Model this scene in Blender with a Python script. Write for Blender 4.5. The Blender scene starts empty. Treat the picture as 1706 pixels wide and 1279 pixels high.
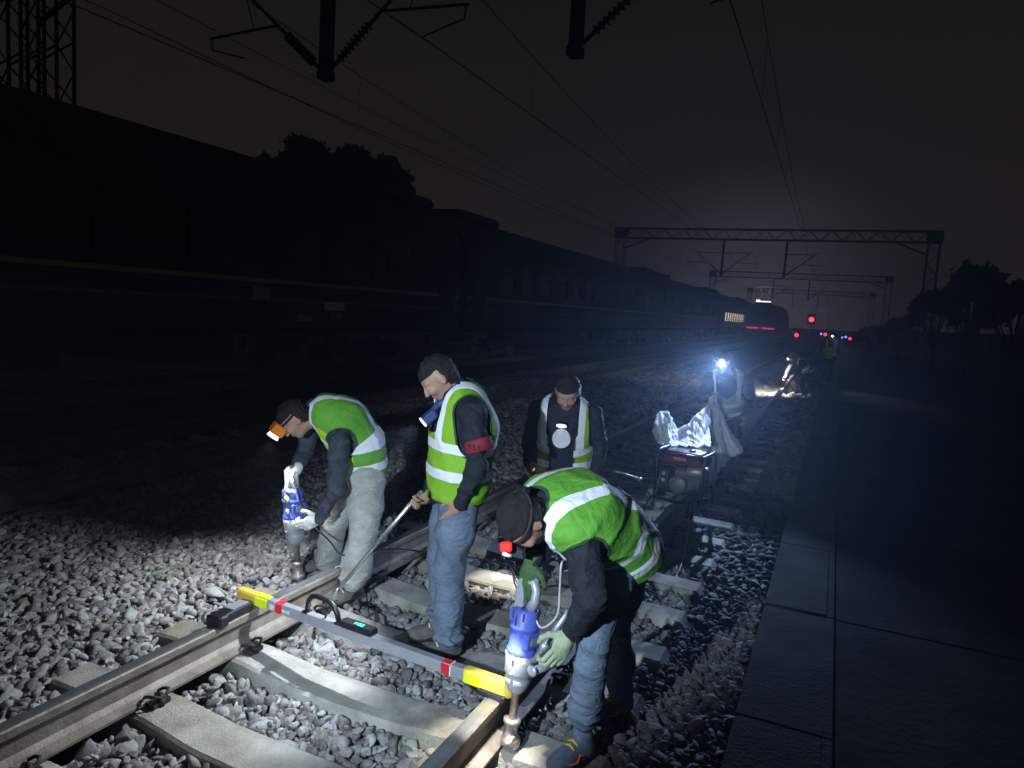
import bpy, math, random
import numpy as np
from mathutils import Vector, Matrix
rnd = random.Random(7)
NR = np.random.RandomState(5)
scene = bpy.context.scene
HAZE = 0.0065

# ------------------------------------------------------------------ camera
FPX, PW, PH = 1181.49, 1706.0, 1279.0
YAW, PITCH, ROLL = -0.423686, 0.106088, 0.062043
CAM = np.array([1.94456, 0.0, 1.67581])
def basis():
    cy, sy, cp, sp = math.cos(YAW), math.sin(YAW), math.cos(PITCH), math.sin(PITCH)
    f = np.array([sy*cp, cy*cp, -sp]); r = np.array([cy, -sy, 0.0]); u = np.cross(r, f)
    c, s = math.cos(ROLL), math.sin(ROLL)
    return c*r+s*u, -s*r+c*u, f
CR, CU, CF = basis()
def at(px, py, d):
    return CAM + d*(CF + CR*(px-PW/2)/FPX - CU*(py-PH/2)/FPX)
cd = bpy.data.cameras.new('camera'); cam = bpy.data.objects.new('camera', cd)
scene.collection.objects.link(cam)
M = Matrix(((CR[0], CU[0], -CF[0], CAM[0]), (CR[1], CU[1], -CF[1], CAM[1]), (CR[2], CU[2], -CF[2], CAM[2]), (0, 0, 0, 1)))
cam.matrix_world = M
cd.sensor_width = 36.0; cd.lens = 36.0*FPX/PW; cd.clip_start = 0.05; cd.clip_end = 2000
scene.camera = cam
scene.render.resolution_x, scene.render.resolution_y = 1024, 768

# ------------------------------------------------------------------ night sky
w = bpy.data.worlds.new('World'); scene.world = w; w.use_nodes = True
nt = w.node_tree; nt.nodes.clear()
wo = nt.nodes.new('ShaderNodeOutputWorld'); bg = nt.nodes.new('ShaderNodeBackground')
tc = nt.nodes.new('ShaderNodeTexCoord'); sep = nt.nodes.new('ShaderNodeSeparateXYZ')
cr = nt.nodes.new('ShaderNodeValToRGB')
nt.links.new(tc.outputs['Generated'], sep.inputs[0]); nt.links.new(sep.outputs['Z'], cr.inputs[0])
e = cr.color_ramp.elements
e[0].position = 0.0; e[0].color = (0.029, 0.0235, 0.021, 1)
e[1].position = 0.5; e[1].color = (0.0066, 0.0064, 0.0064, 1)
q = e.new(0.10); q.color = (0.025, 0.0195, 0.0165, 1)
q = e.new(0.22); q.color = (0.0140, 0.0114, 0.0098, 1)
# town glow low over the far end of the line
dot = nt.nodes.new('ShaderNodeVectorMath'); dot.operation = 'DOT_PRODUCT'
gd = Vector((-0.105, 1.0, 0.03)).normalized(); dot.inputs[1].default_value = gd
nt.links.new(tc.outputs['Generated'], dot.inputs[0])
mr = nt.nodes.new('ShaderNodeMapRange'); mr.inputs['From Min'].default_value = 0.975; mr.inputs['From Max'].default_value = 1.0
nt.links.new(dot.outputs['Value'], mr.inputs['Value'])
pw = nt.nodes.new('ShaderNodeMath'); pw.operation = 'POWER'; pw.inputs[1].default_value = 4.0
nt.links.new(mr.outputs[0], pw.inputs[0])
mx = nt.nodes.new('ShaderNodeMix'); mx.data_type = 'RGBA'; mx.blend_type = 'ADD'
mx.inputs['B'].default_value = (0.095, 0.082, 0.100, 1)
nt.links.new(pw.outputs[0], mx.inputs['Factor']); nt.links.new(cr.outputs[0], mx.inputs['A'])
mx.clamp_result = False; nt.links.new(mx.outputs['Result'], bg.inputs['Color']); bg.inputs['Strength'].default_value = 1.0
nt.links.new(bg.outputs[0], wo.inputs[0])
scene.view_settings.view_transform = 'Standard'; scene.view_settings.look = 'None'
scene.view_settings.exposure = 0; scene.view_settings.gamma = 1

def spot(name, loc, target, power, angle, blend=0.5, col=(0.86, 0.93, 1.0), size=0.02):
    ld = bpy.data.lights.new(name, 'SPOT'); ld.energy = power; ld.spot_size = math.radians(angle)
    ld.spot_blend = blend; ld.color = col; ld.shadow_soft_size = size
    o = bpy.data.objects.new(name, ld); scene.collection.objects.link(o)
    o.location = loc
    d = Vector(np.array(target)-np.array(loc))
    o.rotation_euler = d.to_track_quat('-Z', 'Y').to_euler()
    return o
# lamp carried by the photographer, the only light that is not on somebody in view
spot('photographer_lamp', (0.85, -0.30, 1.70), (0.0, 4.2, 0.24), 680, 46, 0.55, (0.68, 0.83, 1.0), 0.025)

# ------------------------------------------------------------------ helpers
def link(o, parent=None):
    scene.collection.objects.link(o)
    if parent is not None: o.parent = parent
    return o
def tag(o, label=None, cat=None, group=None, kind=None):
    if label: o['label'] = label
    if cat: o['category'] = cat
    if group: o['group'] = group
    if kind: o['kind'] = kind
    return o
def empty(name, label, cat, loc=(0, 0, 0), rz=0, group=None):
    o = bpy.data.objects.new(name, None); o.empty_display_size = 0.1
    scene.collection.objects.link(o); o.location = loc; o.rotation_euler = (0, 0, rz)
    return tag(o, label, cat, group)
def mesh_np(name, V, F, mats, parent=None, smooth=False, mi=None, attrs=None):
    V = np.asarray(V, np.float32); me = bpy.data.meshes.new(name)
    if isinstance(F, np.ndarray):
        n, k = F.shape
        me.vertices.add(len(V)); me.vertices.foreach_set('co', V.ravel())
        me.loops.add(n*k); me.loops.foreach_set('vertex_index', F.astype(np.int32).ravel())
        me.polygons.add(n); me.polygons.foreach_set('loop_start', np.arange(0, n*k, k, dtype=np.int32))
        me.polygons.foreach_set('loop_total', np.full(n, k, np.int32))
    else:
        me.from_pydata([tuple(v) for v in V.tolist()], [], F)
    for m in (mats if isinstance(mats, (list, tuple)) else [mats]): me.materials.append(m)
    if mi is not None: me.polygons.foreach_set('material_index', np.asarray(mi, np.int32))
    me.update(calc_edges=True)
    if smooth: me.polygons.foreach_set('use_smooth', np.ones(len(me.polygons), bool))
    if attrs:
        for k_, a in attrs.items():
            at_ = me.attributes.new(k_, 'FLOAT', 'POINT'); at_.data.foreach_set('value', np.asarray(a, np.float32))
    me.validate()
    return link(bpy.data.objects.new(name, me), parent)

class MB:
    def __init__(s): s.v = []; s.f = []; s.m = []; s.cm = 0; s.sm = []
    def add(s, vs, fs, smooth=False):
        b = len(s.v); s.v += [tuple(float(c) for c in v) for v in vs]
        for f in fs: s.f.append([i+b for i in f]); s.m.append(s.cm); s.sm.append(smooth)
        return s
    def box(s, c, size, R=None, taper=None):
        hx, hy, hz = [q_/2 for q_ in size]; vs = []
        for z in (-1, 1):
            k = 1 if (z < 0 or taper is None) else taper
            for x, y in ((-1, -1), (1, -1), (1, 1), (-1, 1)): vs.append((x*hx*k, y*hy*k, z*hz))
        vs = np.array(vs)
        if R is not None: vs = vs @ np.asarray(R).T
        vs = vs+np.array(c)
        return s.add(vs, [(3, 2, 1, 0), (4, 5, 6, 7), (0, 1, 5, 4), (1, 2, 6, 5), (2, 3, 7, 6), (3, 0, 4, 7)])
    def rbox(s, c, size, b, R=None):           # box with chamfered edges
        hx, hy, hz = [q_/2 for q_ in size]; vs = []; 
        def ring(z, ix): 
            x, y = hx-ix, hy-ix
            return [(-x, -y+b, z), (-x+b, -y, z), (x-b, -y, z), (x, -y+b, z), (x, y-b, z), (x-b, y, z), (-x+b, y, z), (-x, y-b, z)]
        for z, ix in ((-hz, b*.7), (-hz+b, 0), (hz-b, 0), (hz, b*.7)): vs += ring(z, ix)
        vs = np.array(vs)
        if R is not None: vs = vs @ np.asarray(R).T
        vs = vs+np.array(c); fs = [tuple(range(7, -1, -1)), tuple(range(24, 32))]
        for k in range(3):
            for i in range(8): j = (i+1) % 8; fs.append((k*8+i, k*8+j, k*8+8+j, k*8+8+i))
        return s.add(vs, fs)
    def tube(s, pts, r, n=8, caps=True):
        pts = [np.array(p, float) for p in pts]; N = len(pts)
        rs = r if isinstance(r, (list, tuple)) else [r]*N; vs = []; pu = None
        for i, p in enumerate(pts):
            t = pts[min(i+1, N-1)]-pts[max(i-1, 0)]; t /= (np.linalg.norm(t)+1e-9)
            if pu is None:
                a = np.array((0, 0, 1.)) if abs(t[2]) < .9 else np.array((1., 0, 0)); pu = np.cross(t, a)
            u = pu-t*np.dot(pu, t); u /= (np.linalg.norm(u)+1e-9); v = np.cross(t, u); pu = u
            for k in range(n): a = 2*math.pi*k/n; vs.append(p+rs[i]*(math.cos(a)*u+math.sin(a)*v))
        fs = []
        for i in range(N-1):
            for k in range(n): k2 = (k+1) % n; fs.append((i*n+k, i*n+k2, i*n+n+k2, i*n+n+k))
        s.add(vs, fs, True)
        if caps:
            b = len(s.v)-N*n
            s.f.append([b+k for k in range(n-1, -1, -1)]); s.m.append(s.cm); s.sm.append(False)
            s.f.append([b+(N-1)*n+k for k in range(n)]); s.m.append(s.cm); s.sm.append(False)
        return s
    def lathe(s, o, axis, prof, n=20):          # prof: (radius, height along axis)
        o = np.array(o, float); ax = np.array(axis, float); ax /= np.linalg.norm(ax)
        return s.tube([o+ax*h for r, h in prof], [max(r, 1e-4) for r, h in prof], n)
    def build(s, name, mats, parent=None):
        me = bpy.data.meshes.new(name); me.from_pydata(s.v, [], s.f)
        for m in (mats if isinstance(mats, (list, tuple)) else [mats]): me.materials.append(m)
        me.polygons.foreach_set('material_index', s.m); me.polygons.foreach_set('use_smooth', s.sm)
        me.update(); return link(bpy.data.objects.new(name, me), parent)
def frameR(x, y, z): return np.array([x, y, z], float).T
def nrm(v): v = np.array(v, float); return v/np.linalg.norm(v)
def copy_tree(o, parent=None):
    c = o.copy(); scene.collection.objects.link(c); c.parent = parent
    for ch in o.children: copy_tree(ch, c)
    return c

# ------------------------------------------------------------------ materials
MATS = {}
def mat(name, col, rough=0.6, metal=0.0, var=0.15, scale=8.0, bump=0.0, bscale=60.0, emit=None, estr=0.0, col2=None, spec=None):
    if name in MATS: return MATS[name]
    m = bpy.data.materials.new(name); m.use_nodes = True; t = m.node_tree; b = t.nodes['Principled BSDF']
    b.inputs['Roughness'].default_value = rough; b.inputs['Metallic'].default_value = metal
    if spec is not None: b.inputs['Specular IOR Level'].default_value = spec
    tc_ = t.nodes.new('ShaderNodeTexCoord')
    no = t.nodes.new('ShaderNodeTexNoise'); no.inputs['Scale'].default_value = scale; no.inputs['Detail'].default_value = 5
    no.inputs['Roughness'].default_value = 0.65
    t.links.new(tc_.outputs['Object'], no.inputs['Vector'])
    rp = t.nodes.new('ShaderNodeValToRGB'); rp.color_ramp.elements[0].position = .3; rp.color_ramp.elements[1].position = .7
    c2 = col2 if col2 else tuple(min(1, c*(1+var)) for c in col)
    c1 = col if col2 else tuple(c*(1-var) for c in col)
    rp.color_ramp.elements[0].color = (*c1, 1); rp.color_ramp.elements[1].color = (*c2, 1)
    t.links.new(no.outputs['Fac'], rp.inputs[0]); t.links.new(rp.outputs[0], b.inputs['Base Color'])
    if bump:
        n2 = t.nodes.new('ShaderNodeTexNoise'); n2.inputs['Scale'].default_value = bscale; n2.inputs['Detail'].default_value = 4
        t.links.new(tc_.outputs['Object'], n2.inputs['Vector'])
        bp = t.nodes.new('ShaderNodeBump'); bp.inputs['Strength'].default_value = bump; bp.inputs['Distance'].default_value = .01
        t.links.new(n2.outputs['Fac'], bp.inputs['Height']); t.links.new(bp.outputs[0], b.inputs['Normal'])
    if emit:
        b.inputs['Emission Color'].default_value = (*emit, 1); b.inputs['Emission Strength'].default_value = estr
    MATS[name] = m; return m
def cloth(name, col, rough, var, sc, col2=None, fold=1.0):
    m = mat(name, col, rough, 0, var, sc, .35, 220, col2=col2); t = m.node_tree; b = t.nodes['Principled BSDF']
    old = b.inputs['Normal'].links[0].from_node; tc_ = [n for n in t.nodes if n.bl_idname == 'ShaderNodeTexCoord'][0]
    n2 = t.nodes.new('ShaderNodeTexNoise'); n2.inputs['Scale'].default_value = 9; n2.inputs['Detail'].default_value = 3; n2.inputs['Distortion'].default_value = 2.2
    mp = t.nodes.new('ShaderNodeMapping'); mp.inputs['Scale'].default_value = (1, 1, 1.9); t.links.new(tc_.outputs['Object'], mp.inputs[0]); t.links.new(mp.outputs[0], n2.inputs['Vector'])
    bp = t.nodes.new('ShaderNodeBump'); bp.inputs['Strength'].default_value = .42*fold; bp.inputs['Distance'].default_value = .045
    t.links.new(n2.outputs['Fac'], bp.inputs['Height']); t.links.new(bp.outputs[0], old.inputs['Normal']); return m
concrete = mat('concrete', (.26, .25, .22), .9, 0, .0, 5, .5, 90, col2=(.50, .49, .44))
t = concrete.node_tree; b = t.nodes['Principled BSDF']; src_ = b.inputs['Base Color'].links[0].from_socket; ge_ = t.nodes.new('ShaderNodeObjectInfo')
n_ = t.nodes.new('ShaderNodeTexNoise'); n_.noise_dimensions = '4D'; n_.inputs['Scale'].default_value = 1.6; n_.inputs['Detail'].default_value = 9; n_.inputs['Roughness'].default_value = .7
t.links.new([q_ for q_ in t.nodes if q_.bl_idname == 'ShaderNodeTexCoord'][0].outputs['Object'], n_.inputs['Vector']); ml_ = t.nodes.new('ShaderNodeMath'); ml_.operation = 'MULTIPLY'; ml_.inputs[1].default_value = 40; t.links.new(ge_.outputs['Random'], ml_.inputs[0]); t.links.new(ml_.outputs[0], n_.inputs['W'])
r_ = t.nodes.new('ShaderNodeValToRGB'); r_.color_ramp.elements[0].position = .40; r_.color_ramp.elements[0].color = (.42, .36, .29, 1); r_.color_ramp.elements[1].position = .56; t.links.new(n_.outputs['Fac'], r_.inputs[0])
x_ = t.nodes.new('ShaderNodeMix'); x_.data_type = 'RGBA'; x_.blend_type = 'MULTIPLY'; x_.inputs['Factor'].default_value = .8; t.links.new(src_, x_.inputs['A']); t.links.new(r_.outputs[0], x_.inputs['B']); t.links.new(x_.outputs['Result'], b.inputs['Base Color'])
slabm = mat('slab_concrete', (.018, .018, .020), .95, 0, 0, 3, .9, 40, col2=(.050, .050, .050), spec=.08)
soilm = mat('soil', (.03, .028, .024), 1, 0, 0, 1.5, .8, 12, col2=(.09, .085, .07))
rust = mat('rail_rust', (.15, .125, .10), .62, .25, 0, 9, .35, 90, col2=(.31, .275, .235))
shine = mat('rail_head_polished', (.42, .43, .45), .36, .85, .15, 20, .03, 200)
clipm = mat('clip_iron', (.05, .04, .035), .7, .5, .3, 30, .3, 150)
gantm = mat('gantry_steel', (.06, .06, .065), .7, .6, .2, 5)
insul = mat('insulator', (.05, .03, .03), .4)
wirem = mat('wire', (.04, .04, .045), .6, .5)
black = mat('black_plastic', (.012, .012, .014), .42)
blackr = mat('black_rubber', (.015, .015, .017), .8)
yellow = mat('yellow_paint', (.72, .50, .07), .45, 0, .08, 20, .05, 100)
limes = mat('lime_sticker', (.62, .85, .02), .5)
alum = mat('aluminium', (.50, .52, .58), .38, .6, .08, 12, .05, 140)
redp = mat('red_tape', (.62, .02, .03), .5)
whitep = mat('white_paint', (.75, .75, .77), .6)
bluep = mat('tool_blue', (.085, .13, .52), .42, 0, .15, 15, .1, 120)
greyp = mat('tool_grey', (.42, .44, .48), .42, .35, .12, 25, .1, 120)
darkg = mat('tool_dark', (.06, .06, .07), .5)
steelr = mat('worn_steel', (.30, .26, .22), .45, .7, 0, 40, .2, 160, col2=(.45, .43, .40))
skin = mat('skin', (.40, .24, .165), .55, 0, .1, 20, .1, 90)
hairm = mat('hair_black', (.010, .009, .009), .6, 0, .4, 120, .9, 250)
navy = cloth('navy_jacket', (.010, .012, .022), .8, .25, 12)
darkj = cloth('dark_grey_sleeve', (.040, .048, .066), .75, .3, 12)
jean = cloth('blue_jeans', (.085, .125, .185), .85, 0, 6, (.18, .235, .32))
khaki = cloth('pale_work_trousers', (.33, .33, .30), .85, 0, 5, (.56, .56, .53))
blkt = cloth('black_trousers', (.015, .016, .022), .85, .3, 8)
glovew = mat('white_glove', (.70, .69, .64), .9, 0, .1, 30, .5, 200)
gloveg = mat('dark_green_glove', (.05, .11, .035), .8, 0, .2, 30, .5, 200)
glovep = mat('pale_green_glove', (.36, .42, .27), .9, 0, .15, 30, .5, 200)
shoeg = mat('grey_shoe', (.12, .145, .22), .7, 0, .3, 40, .3, 120)
shoed = mat('dusty_boot', (.13, .12, .105), .85, 0, .3, 25, .4, 100)
bandr = mat('dark_red_armband', (.22, .015, .03), .8)
orangep = mat('orange_plastic', (.85, .22, .02), .45)
coach = mat('coach_green', (.014, .036, .022), .45, 0, .2, 2, .1, 10)
coachroof = mat('coach_roof', (.035, .04, .042), .6, .1, .2, 2)
stripey = mat('yellow_stripe', (.50, .46, .15), .5)
glassd = mat('dark_window', (.02, .026, .03), .12, 0, .2)
under = mat('underframe_black', (.012, .012, .012), .8)
def emitm(name, col, s):
    return mat(name, col, .5, emit=col, estr=s)

def vest_material(name, green, front=(.42, .62, .02)):
    m = bpy.data.materials.new(name); m.use_nodes = True; t = m.node_tree; b = t.nodes['Principled BSDF']
    b.inputs['Roughness'].default_value = .75
    def attr(n): a = t.nodes.new('ShaderNodeAttribute'); a.attribute_name = n; return a.outputs['Fac']
    def gt(x, v=0.0): g = t.nodes.new('ShaderNodeMath'); g.operation = 'GREATER_THAN'; t.links.new(x, g.inputs[0]); g.inputs[1].default_value = v; return g.outputs[0]
    def mixc(f, a, b_):
        g = t.nodes.new('ShaderNodeMix'); g.data_type = 'RGBA'
        t.links.new(f, g.inputs['Factor'])
        for k, v in (('A', a), ('B', b_)):
            if isinstance(v, tuple): g.inputs[k].default_value = (*v, 1)
            else: t.links.new(v, g.inputs[k])
        return g.outputs['Result']
    tc_ = t.nodes.new('ShaderNodeTexCoord'); no = t.nodes.new('ShaderNodeTexNoise'); no.inputs['Scale'].default_value = 9
    no.inputs['Detail'].default_value = 4
    t.links.new(tc_.outputs['Object'], no.inputs['Vector'])
    g1 = mixc(no.outputs['Fac'], tuple(c*.8 for c in green), tuple(min(1, c*1.2) for c in green))
    fr = gt(attr('front')); g2 = mixc(fr, g1, front)
    ed = gt(attr('edge')); g3 = mixc(ed, g2, (.02, .06, .02))
    st = gt(attr('stripe'))
    col = mixc(st, g3, (.80, .83, .90)); t.links.new(col, b.inputs['Base Color'])
    n2 = t.nodes.new('ShaderNodeTexNoise'); n2.inputs['Scale'].default_value = 11; n2.inputs['Detail'].default_value = 4
    n2.inputs['Distortion'].default_value = 1.6
    t.links.new(tc_.outputs['Object'], n2.inputs['Vector'])
    bp = t.nodes.new('ShaderNodeBump'); bp.inputs['Strength'].default_value = .42; bp.inputs['Distance'].default_value = .03
    t.links.new(n2.outputs['Fac'], bp.inputs['Height']); t.links.new(bp.outputs[0], b.inputs['Normal'])
    return m
vestg = vest_material('vest_green', (.105, .345, .03))
vestl = vest_material('vest_lime', (.14, .40, .02), (.22, .47, .02))
vestd = vest_material('vest_olive', (.17, .38, .02), (.27, .46, .02))

# ------------------------------------------------------------------ ground
YS0, SP = 3.83, 0.57                      # centre of one sleeper and the spacing
def surf(x, y):
    z = -0.235+0*x
    z = np.where(np.abs(x) < .60, -.272, z)
    z = np.where(x < -1.35, -.20+.03*np.sin(x*1.7+y*.8)*.6, z)
    z = np.where(x < -2.9, -.20-.02*(np.abs(x)-2.9), z)
    z = np.where(x > 1.25, -.235-.03*(x-1.25), z)
    return z
g = MB(); n = 60
g.box((0, 400, -.80), (900, 1000, .5))
tag(g.build('ground', soilm), kind='structure')
g = MB()
g.box((-5.2, 95, -.43), (13.7, 210, .2))
balm = bpy.data.materials.new('ballast_bed_fines'); balm.use_nodes = True
t = balm.node_tree; b = t.nodes['Principled BSDF']; b.inputs['Roughness'].default_value = .95
vo = t.nodes.new('ShaderNodeTexVoronoi'); vo.inputs['Scale'].default_value = 22; tc_ = t.nodes.new('ShaderNodeTexCoord')
t.links.new(tc_.outputs['Object'], vo.inputs['Vector'])
hs = t.nodes.new('ShaderNodeSeparateColor'); t.links.new(vo.outputs['Color'], hs.inputs[0])
rp = t.nodes.new('ShaderNodeValToRGB'); rp.color_ramp.elements[0].color = (.05, .047, .045, 1); rp.color_ramp.elements[1].color = (.17, .16, .15, 1)
t.links.new(hs.outputs[0], rp.inputs[0]); t.links.new(rp.outputs[0], b.inputs['Base Color'])
bp = t.nodes.new('ShaderNodeBump'); bp.inputs['Strength'].default_value = 1; bp.inputs['Distance'].default_value = .03; bp.invert = True
t.links.new(vo.outputs['Distance'], bp.inputs['Height']); t.links.new(bp.outputs[0], b.inputs['Normal'])
tag(g.build('ballast_bed', balm), kind='structure')

# crushed stones: angular templates cut by planes, scattered as one heap of stuff
def ico(sub):
    import bmesh
    bm = bmesh.new(); bmesh.ops.create_icosphere(bm, subdivisions=sub, radius=1)
    V = np.array([v.co[:] for v in bm.verts]); F = np.array([[v.index for v in f.verts] for f in bm.faces]); bm.free(); return V, F
def templates(sub, n, seed, cuts=11):
    rs = np.random.RandomState(seed); V, F = ico(sub); out = []
    for k in range(n):
        P = V.copy()
        for c in range(cuts):
            nn = rs.normal(size=3); nn /= np.linalg.norm(nn); d = rs.uniform(.30, .72)
            e_ = np.maximum(0, P @ nn-d); P = P-e_[:, None]*nn
        P /= np.abs(P).max(0)*.85; P += rs.normal(size=P.shape)*.035
        P *= np.array([1.25, .95, .72])*rs.uniform(.85, 1.15, 3)
        out.append(P)
    return np.array(out), F
def rotm(rs, n):
    q_ = rs.normal(size=(n, 4)); q_ /= np.linalg.norm(q_, axis=1)[:, None]; w_, x, y, z = q_.T
    return np.stack([1-2*(y*y+z*z), 2*(x*y-z*w_), 2*(x*z+y*w_), 2*(x*y+z*w_), 1-2*(x*x+z*z), 2*(y*z-x*w_), 2*(x*z-y*w_), 2*(y*z+x*w_), 1-2*(x*x+y*y)], 1).reshape(n, 3, 3)
def scatter(x0, x1, y0, y1, cell, rad, sub, seed, layers=(0,), mid=False):
    rs = np.random.RandomState(seed); T, F = templates(sub, 24, seed); allP = []; 
    for L in layers:
        gx = np.arange(x0, x1, cell); gy = np.arange(y0, y1, cell); X, Y = np.meshgrid(gx, gy)
        X = X.ravel()+rs.uniform(-.5, .5, X.size)*cell; Y = Y.ravel()+rs.uniform(-.5, .5, Y.size)*cell
        Z = surf(X, Y)+rs.uniform(-.012, .018, X.size)-.028*L
        # keep clear of the sleepers and rails
        ph = (Y-YS0+SP/2) % SP-SP/2
        onsl = (np.abs(ph) < .135) & (np.abs(X) < 1.27)
        top = (np.abs(ph) < .105) & (np.abs(X) < 1.25)
        ok = ~(onsl & ~((np.abs(ph) > .122) & (rs.uniform(size=X.size) < .35)))
        ok &= ~((np.abs(np.abs(X)-.753) < .095))
        for xc in (-4.75,): ok &= ~((np.abs(np.abs(X-xc)-.753) < .095))
        ok &= X < 1.66
        Z = np.where(onsl, Z-.03, Z)
        P = np.stack([X, Y, Z], 1)[ok]; allP.append(P)
    P = np.concatenate(allP); n_ = len(P)
    # cull what the camera cannot see even a step aside
    d = P-CAM; zz = d @ CF; px = (d @ CR)/np.maximum(zz, .01)*FPX; py = (d @ CU)/np.maximum(zz, .01)*FPX
    k = (zz > .4) & (np.abs(px) < 1130) & (np.abs(py) < 860); P = P[k]; n_ = len(P)
    R_ = rotm(rs, n_); s = rad*rs.lognormal(0, .36, n_); s = np.clip(s, rad*.4, rad*2.1)
    Vt = T[rs.randint(0, len(T), n_)]*s[:, None, None]
    Vt = np.einsum('nij,nkj->nki', R_, Vt); Vt[:, :, 2] *= .8
    Vt += P[:, None, :]; nv = Vt.shape[1]
    FF = (F[None]+(np.arange(n_)*nv)[:, None, None]).reshape(-1, 3)
    return Vt.reshape(-1, 3), FF
stonem = bpy.data.materials.new('ballast_stone'); stonem.use_nodes = True
t = stonem.node_tree; b = t.nodes['Principled BSDF']; b.inputs['Roughness'].default_value = .82
ge = t.nodes.new('ShaderNodeNewGeometry'); rp = t.nodes.new('ShaderNodeValToRGB')
E_ = rp.color_ramp.elements; E_[0].position = 0; E_[0].color = (.15, .145, .145, 1); E_[1].position = 1; E_[1].color = (.48, .49, .49, 1)
for p_, c_ in ((.2, (.22, .195, .185, 1)), (.4, (.25, .255, .26, 1)), (.6, (.31, .285, .265, 1)), (.8, (.36, .365, .37, 1)), (.93, (.40, .42, .40, 1))):
    x_ = E_.new(p_); x_.color = c_
t.links.new(ge.outputs['Random Per Island'], rp.inputs[0])
no = t.nodes.new('ShaderNodeTexNoise'); no.inputs['Scale'].default_value = 70; no.inputs['Detail'].default_value = 4
tc_ = t.nodes.new('ShaderNodeTexCoord'); t.links.new(tc_.outputs['Object'], no.inputs['Vector'])
m2 = t.nodes.new('ShaderNodeMix'); m2.data_type = 'RGBA'; m2.blend_type = 'MULTIPLY'; m2.inputs['Factor'].default_value = .55
r2 = t.nodes.new('ShaderNodeValToRGB'); r2.color_ramp.elements[0].position = .3; r2.color_ramp.elements[0].color = (.45, .43, .42, 1); r2.color_ramp.elements[1].position = .7
t.links.new(no.outputs['Fac'], r2.inputs[0]); t.links.new(rp.outputs[0], m2.inputs['A']); t.links.new(r2.outputs[0], m2.inputs['B'])
mo = t.nodes.new('ShaderNodeTexNoise'); mo.inputs['Scale'].default_value = 2.1; mo.inputs['Detail'].default_value = 6
t.links.new(tc_.outputs['Object'], mo.inputs['Vector'])
r3 = t.nodes.new('ShaderNodeValToRGB'); r3.color_ramp.elements[0].position = .58; r3.color_ramp.elements[1].position = .72
r3.color_ramp.elements[1].color = (.55, .55, .55, 1)
t.links.new(mo.outputs['Fac'], r3.inputs[0])
m3 = t.nodes.new('ShaderNodeMix'); m3.data_type = 'RGBA'; m3.inputs['B'].default_value = (.13, .17, .07, 1)
t.links.new(r3.outputs[0], m3.inputs['Factor']); t.links.new(m2.outputs['Result'], m3.inputs['A'])
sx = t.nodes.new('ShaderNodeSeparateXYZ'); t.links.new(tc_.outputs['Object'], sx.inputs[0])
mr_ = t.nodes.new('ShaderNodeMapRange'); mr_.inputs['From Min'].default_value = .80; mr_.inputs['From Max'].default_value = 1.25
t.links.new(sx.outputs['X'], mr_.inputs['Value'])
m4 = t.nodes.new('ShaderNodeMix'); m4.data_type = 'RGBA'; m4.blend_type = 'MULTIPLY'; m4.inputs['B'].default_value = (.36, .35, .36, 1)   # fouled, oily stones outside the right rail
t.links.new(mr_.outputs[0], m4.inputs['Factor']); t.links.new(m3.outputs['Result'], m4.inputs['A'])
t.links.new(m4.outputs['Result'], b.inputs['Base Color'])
bp = t.nodes.new('ShaderNodeBump'); bp.inputs['Strength'].default_value = .5; bp.inputs['Distance'].default_value = .006
t.links.new(no.outputs['Fac'], bp.inputs['Height']); t.links.new(bp.outputs[0], b.inputs['Normal'])
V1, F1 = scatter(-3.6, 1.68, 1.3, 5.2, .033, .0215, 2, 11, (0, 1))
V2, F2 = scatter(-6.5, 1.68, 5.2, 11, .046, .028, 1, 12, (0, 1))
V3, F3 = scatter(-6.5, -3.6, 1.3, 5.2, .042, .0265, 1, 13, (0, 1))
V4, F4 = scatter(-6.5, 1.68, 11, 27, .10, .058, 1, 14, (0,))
VV = []; FFs = []; o_ = 0
for V_, F_ in ((V1, F1), (V2, F2), (V3, F3), (V4, F4)): VV.append(V_); FFs.append(F_+o_); o_ += len(V_)
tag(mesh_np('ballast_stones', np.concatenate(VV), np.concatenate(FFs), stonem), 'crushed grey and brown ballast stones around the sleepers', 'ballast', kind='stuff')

# low paved edge right of the track
g = MB(); y = -1.0
while y < 60:
    L_ = 1.42; x0 = 1.69+rnd.uniform(-.006, .006)
    g.rbox((1.69+.19, y+L_/2, -.185+rnd.uniform(-.006, .006)), (.37, L_-.018, .18), .01)
    g.rbox((2.04+.04, y+L_/2, -.18+rnd.uniform(-.003, .003)), (.05, L_-.008, .17), .006); y += L_
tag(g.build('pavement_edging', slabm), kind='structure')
g = MB(); y = -1.0
while y < 60:
    for i in range(3): g.box((2.115+1.4+2.82*i, y+1.42, -.19+rnd.uniform(-.003, .003)), (2.80, 2.825, .17)) 
    y += 2.84
tag(g.build('pavement', mat('pavement_worn', (.010, .010, .011), .95, 0, 0, 1.3, 1.0, 18, col2=(.040, .038, .036), spec=.05)), kind='structure')

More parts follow.
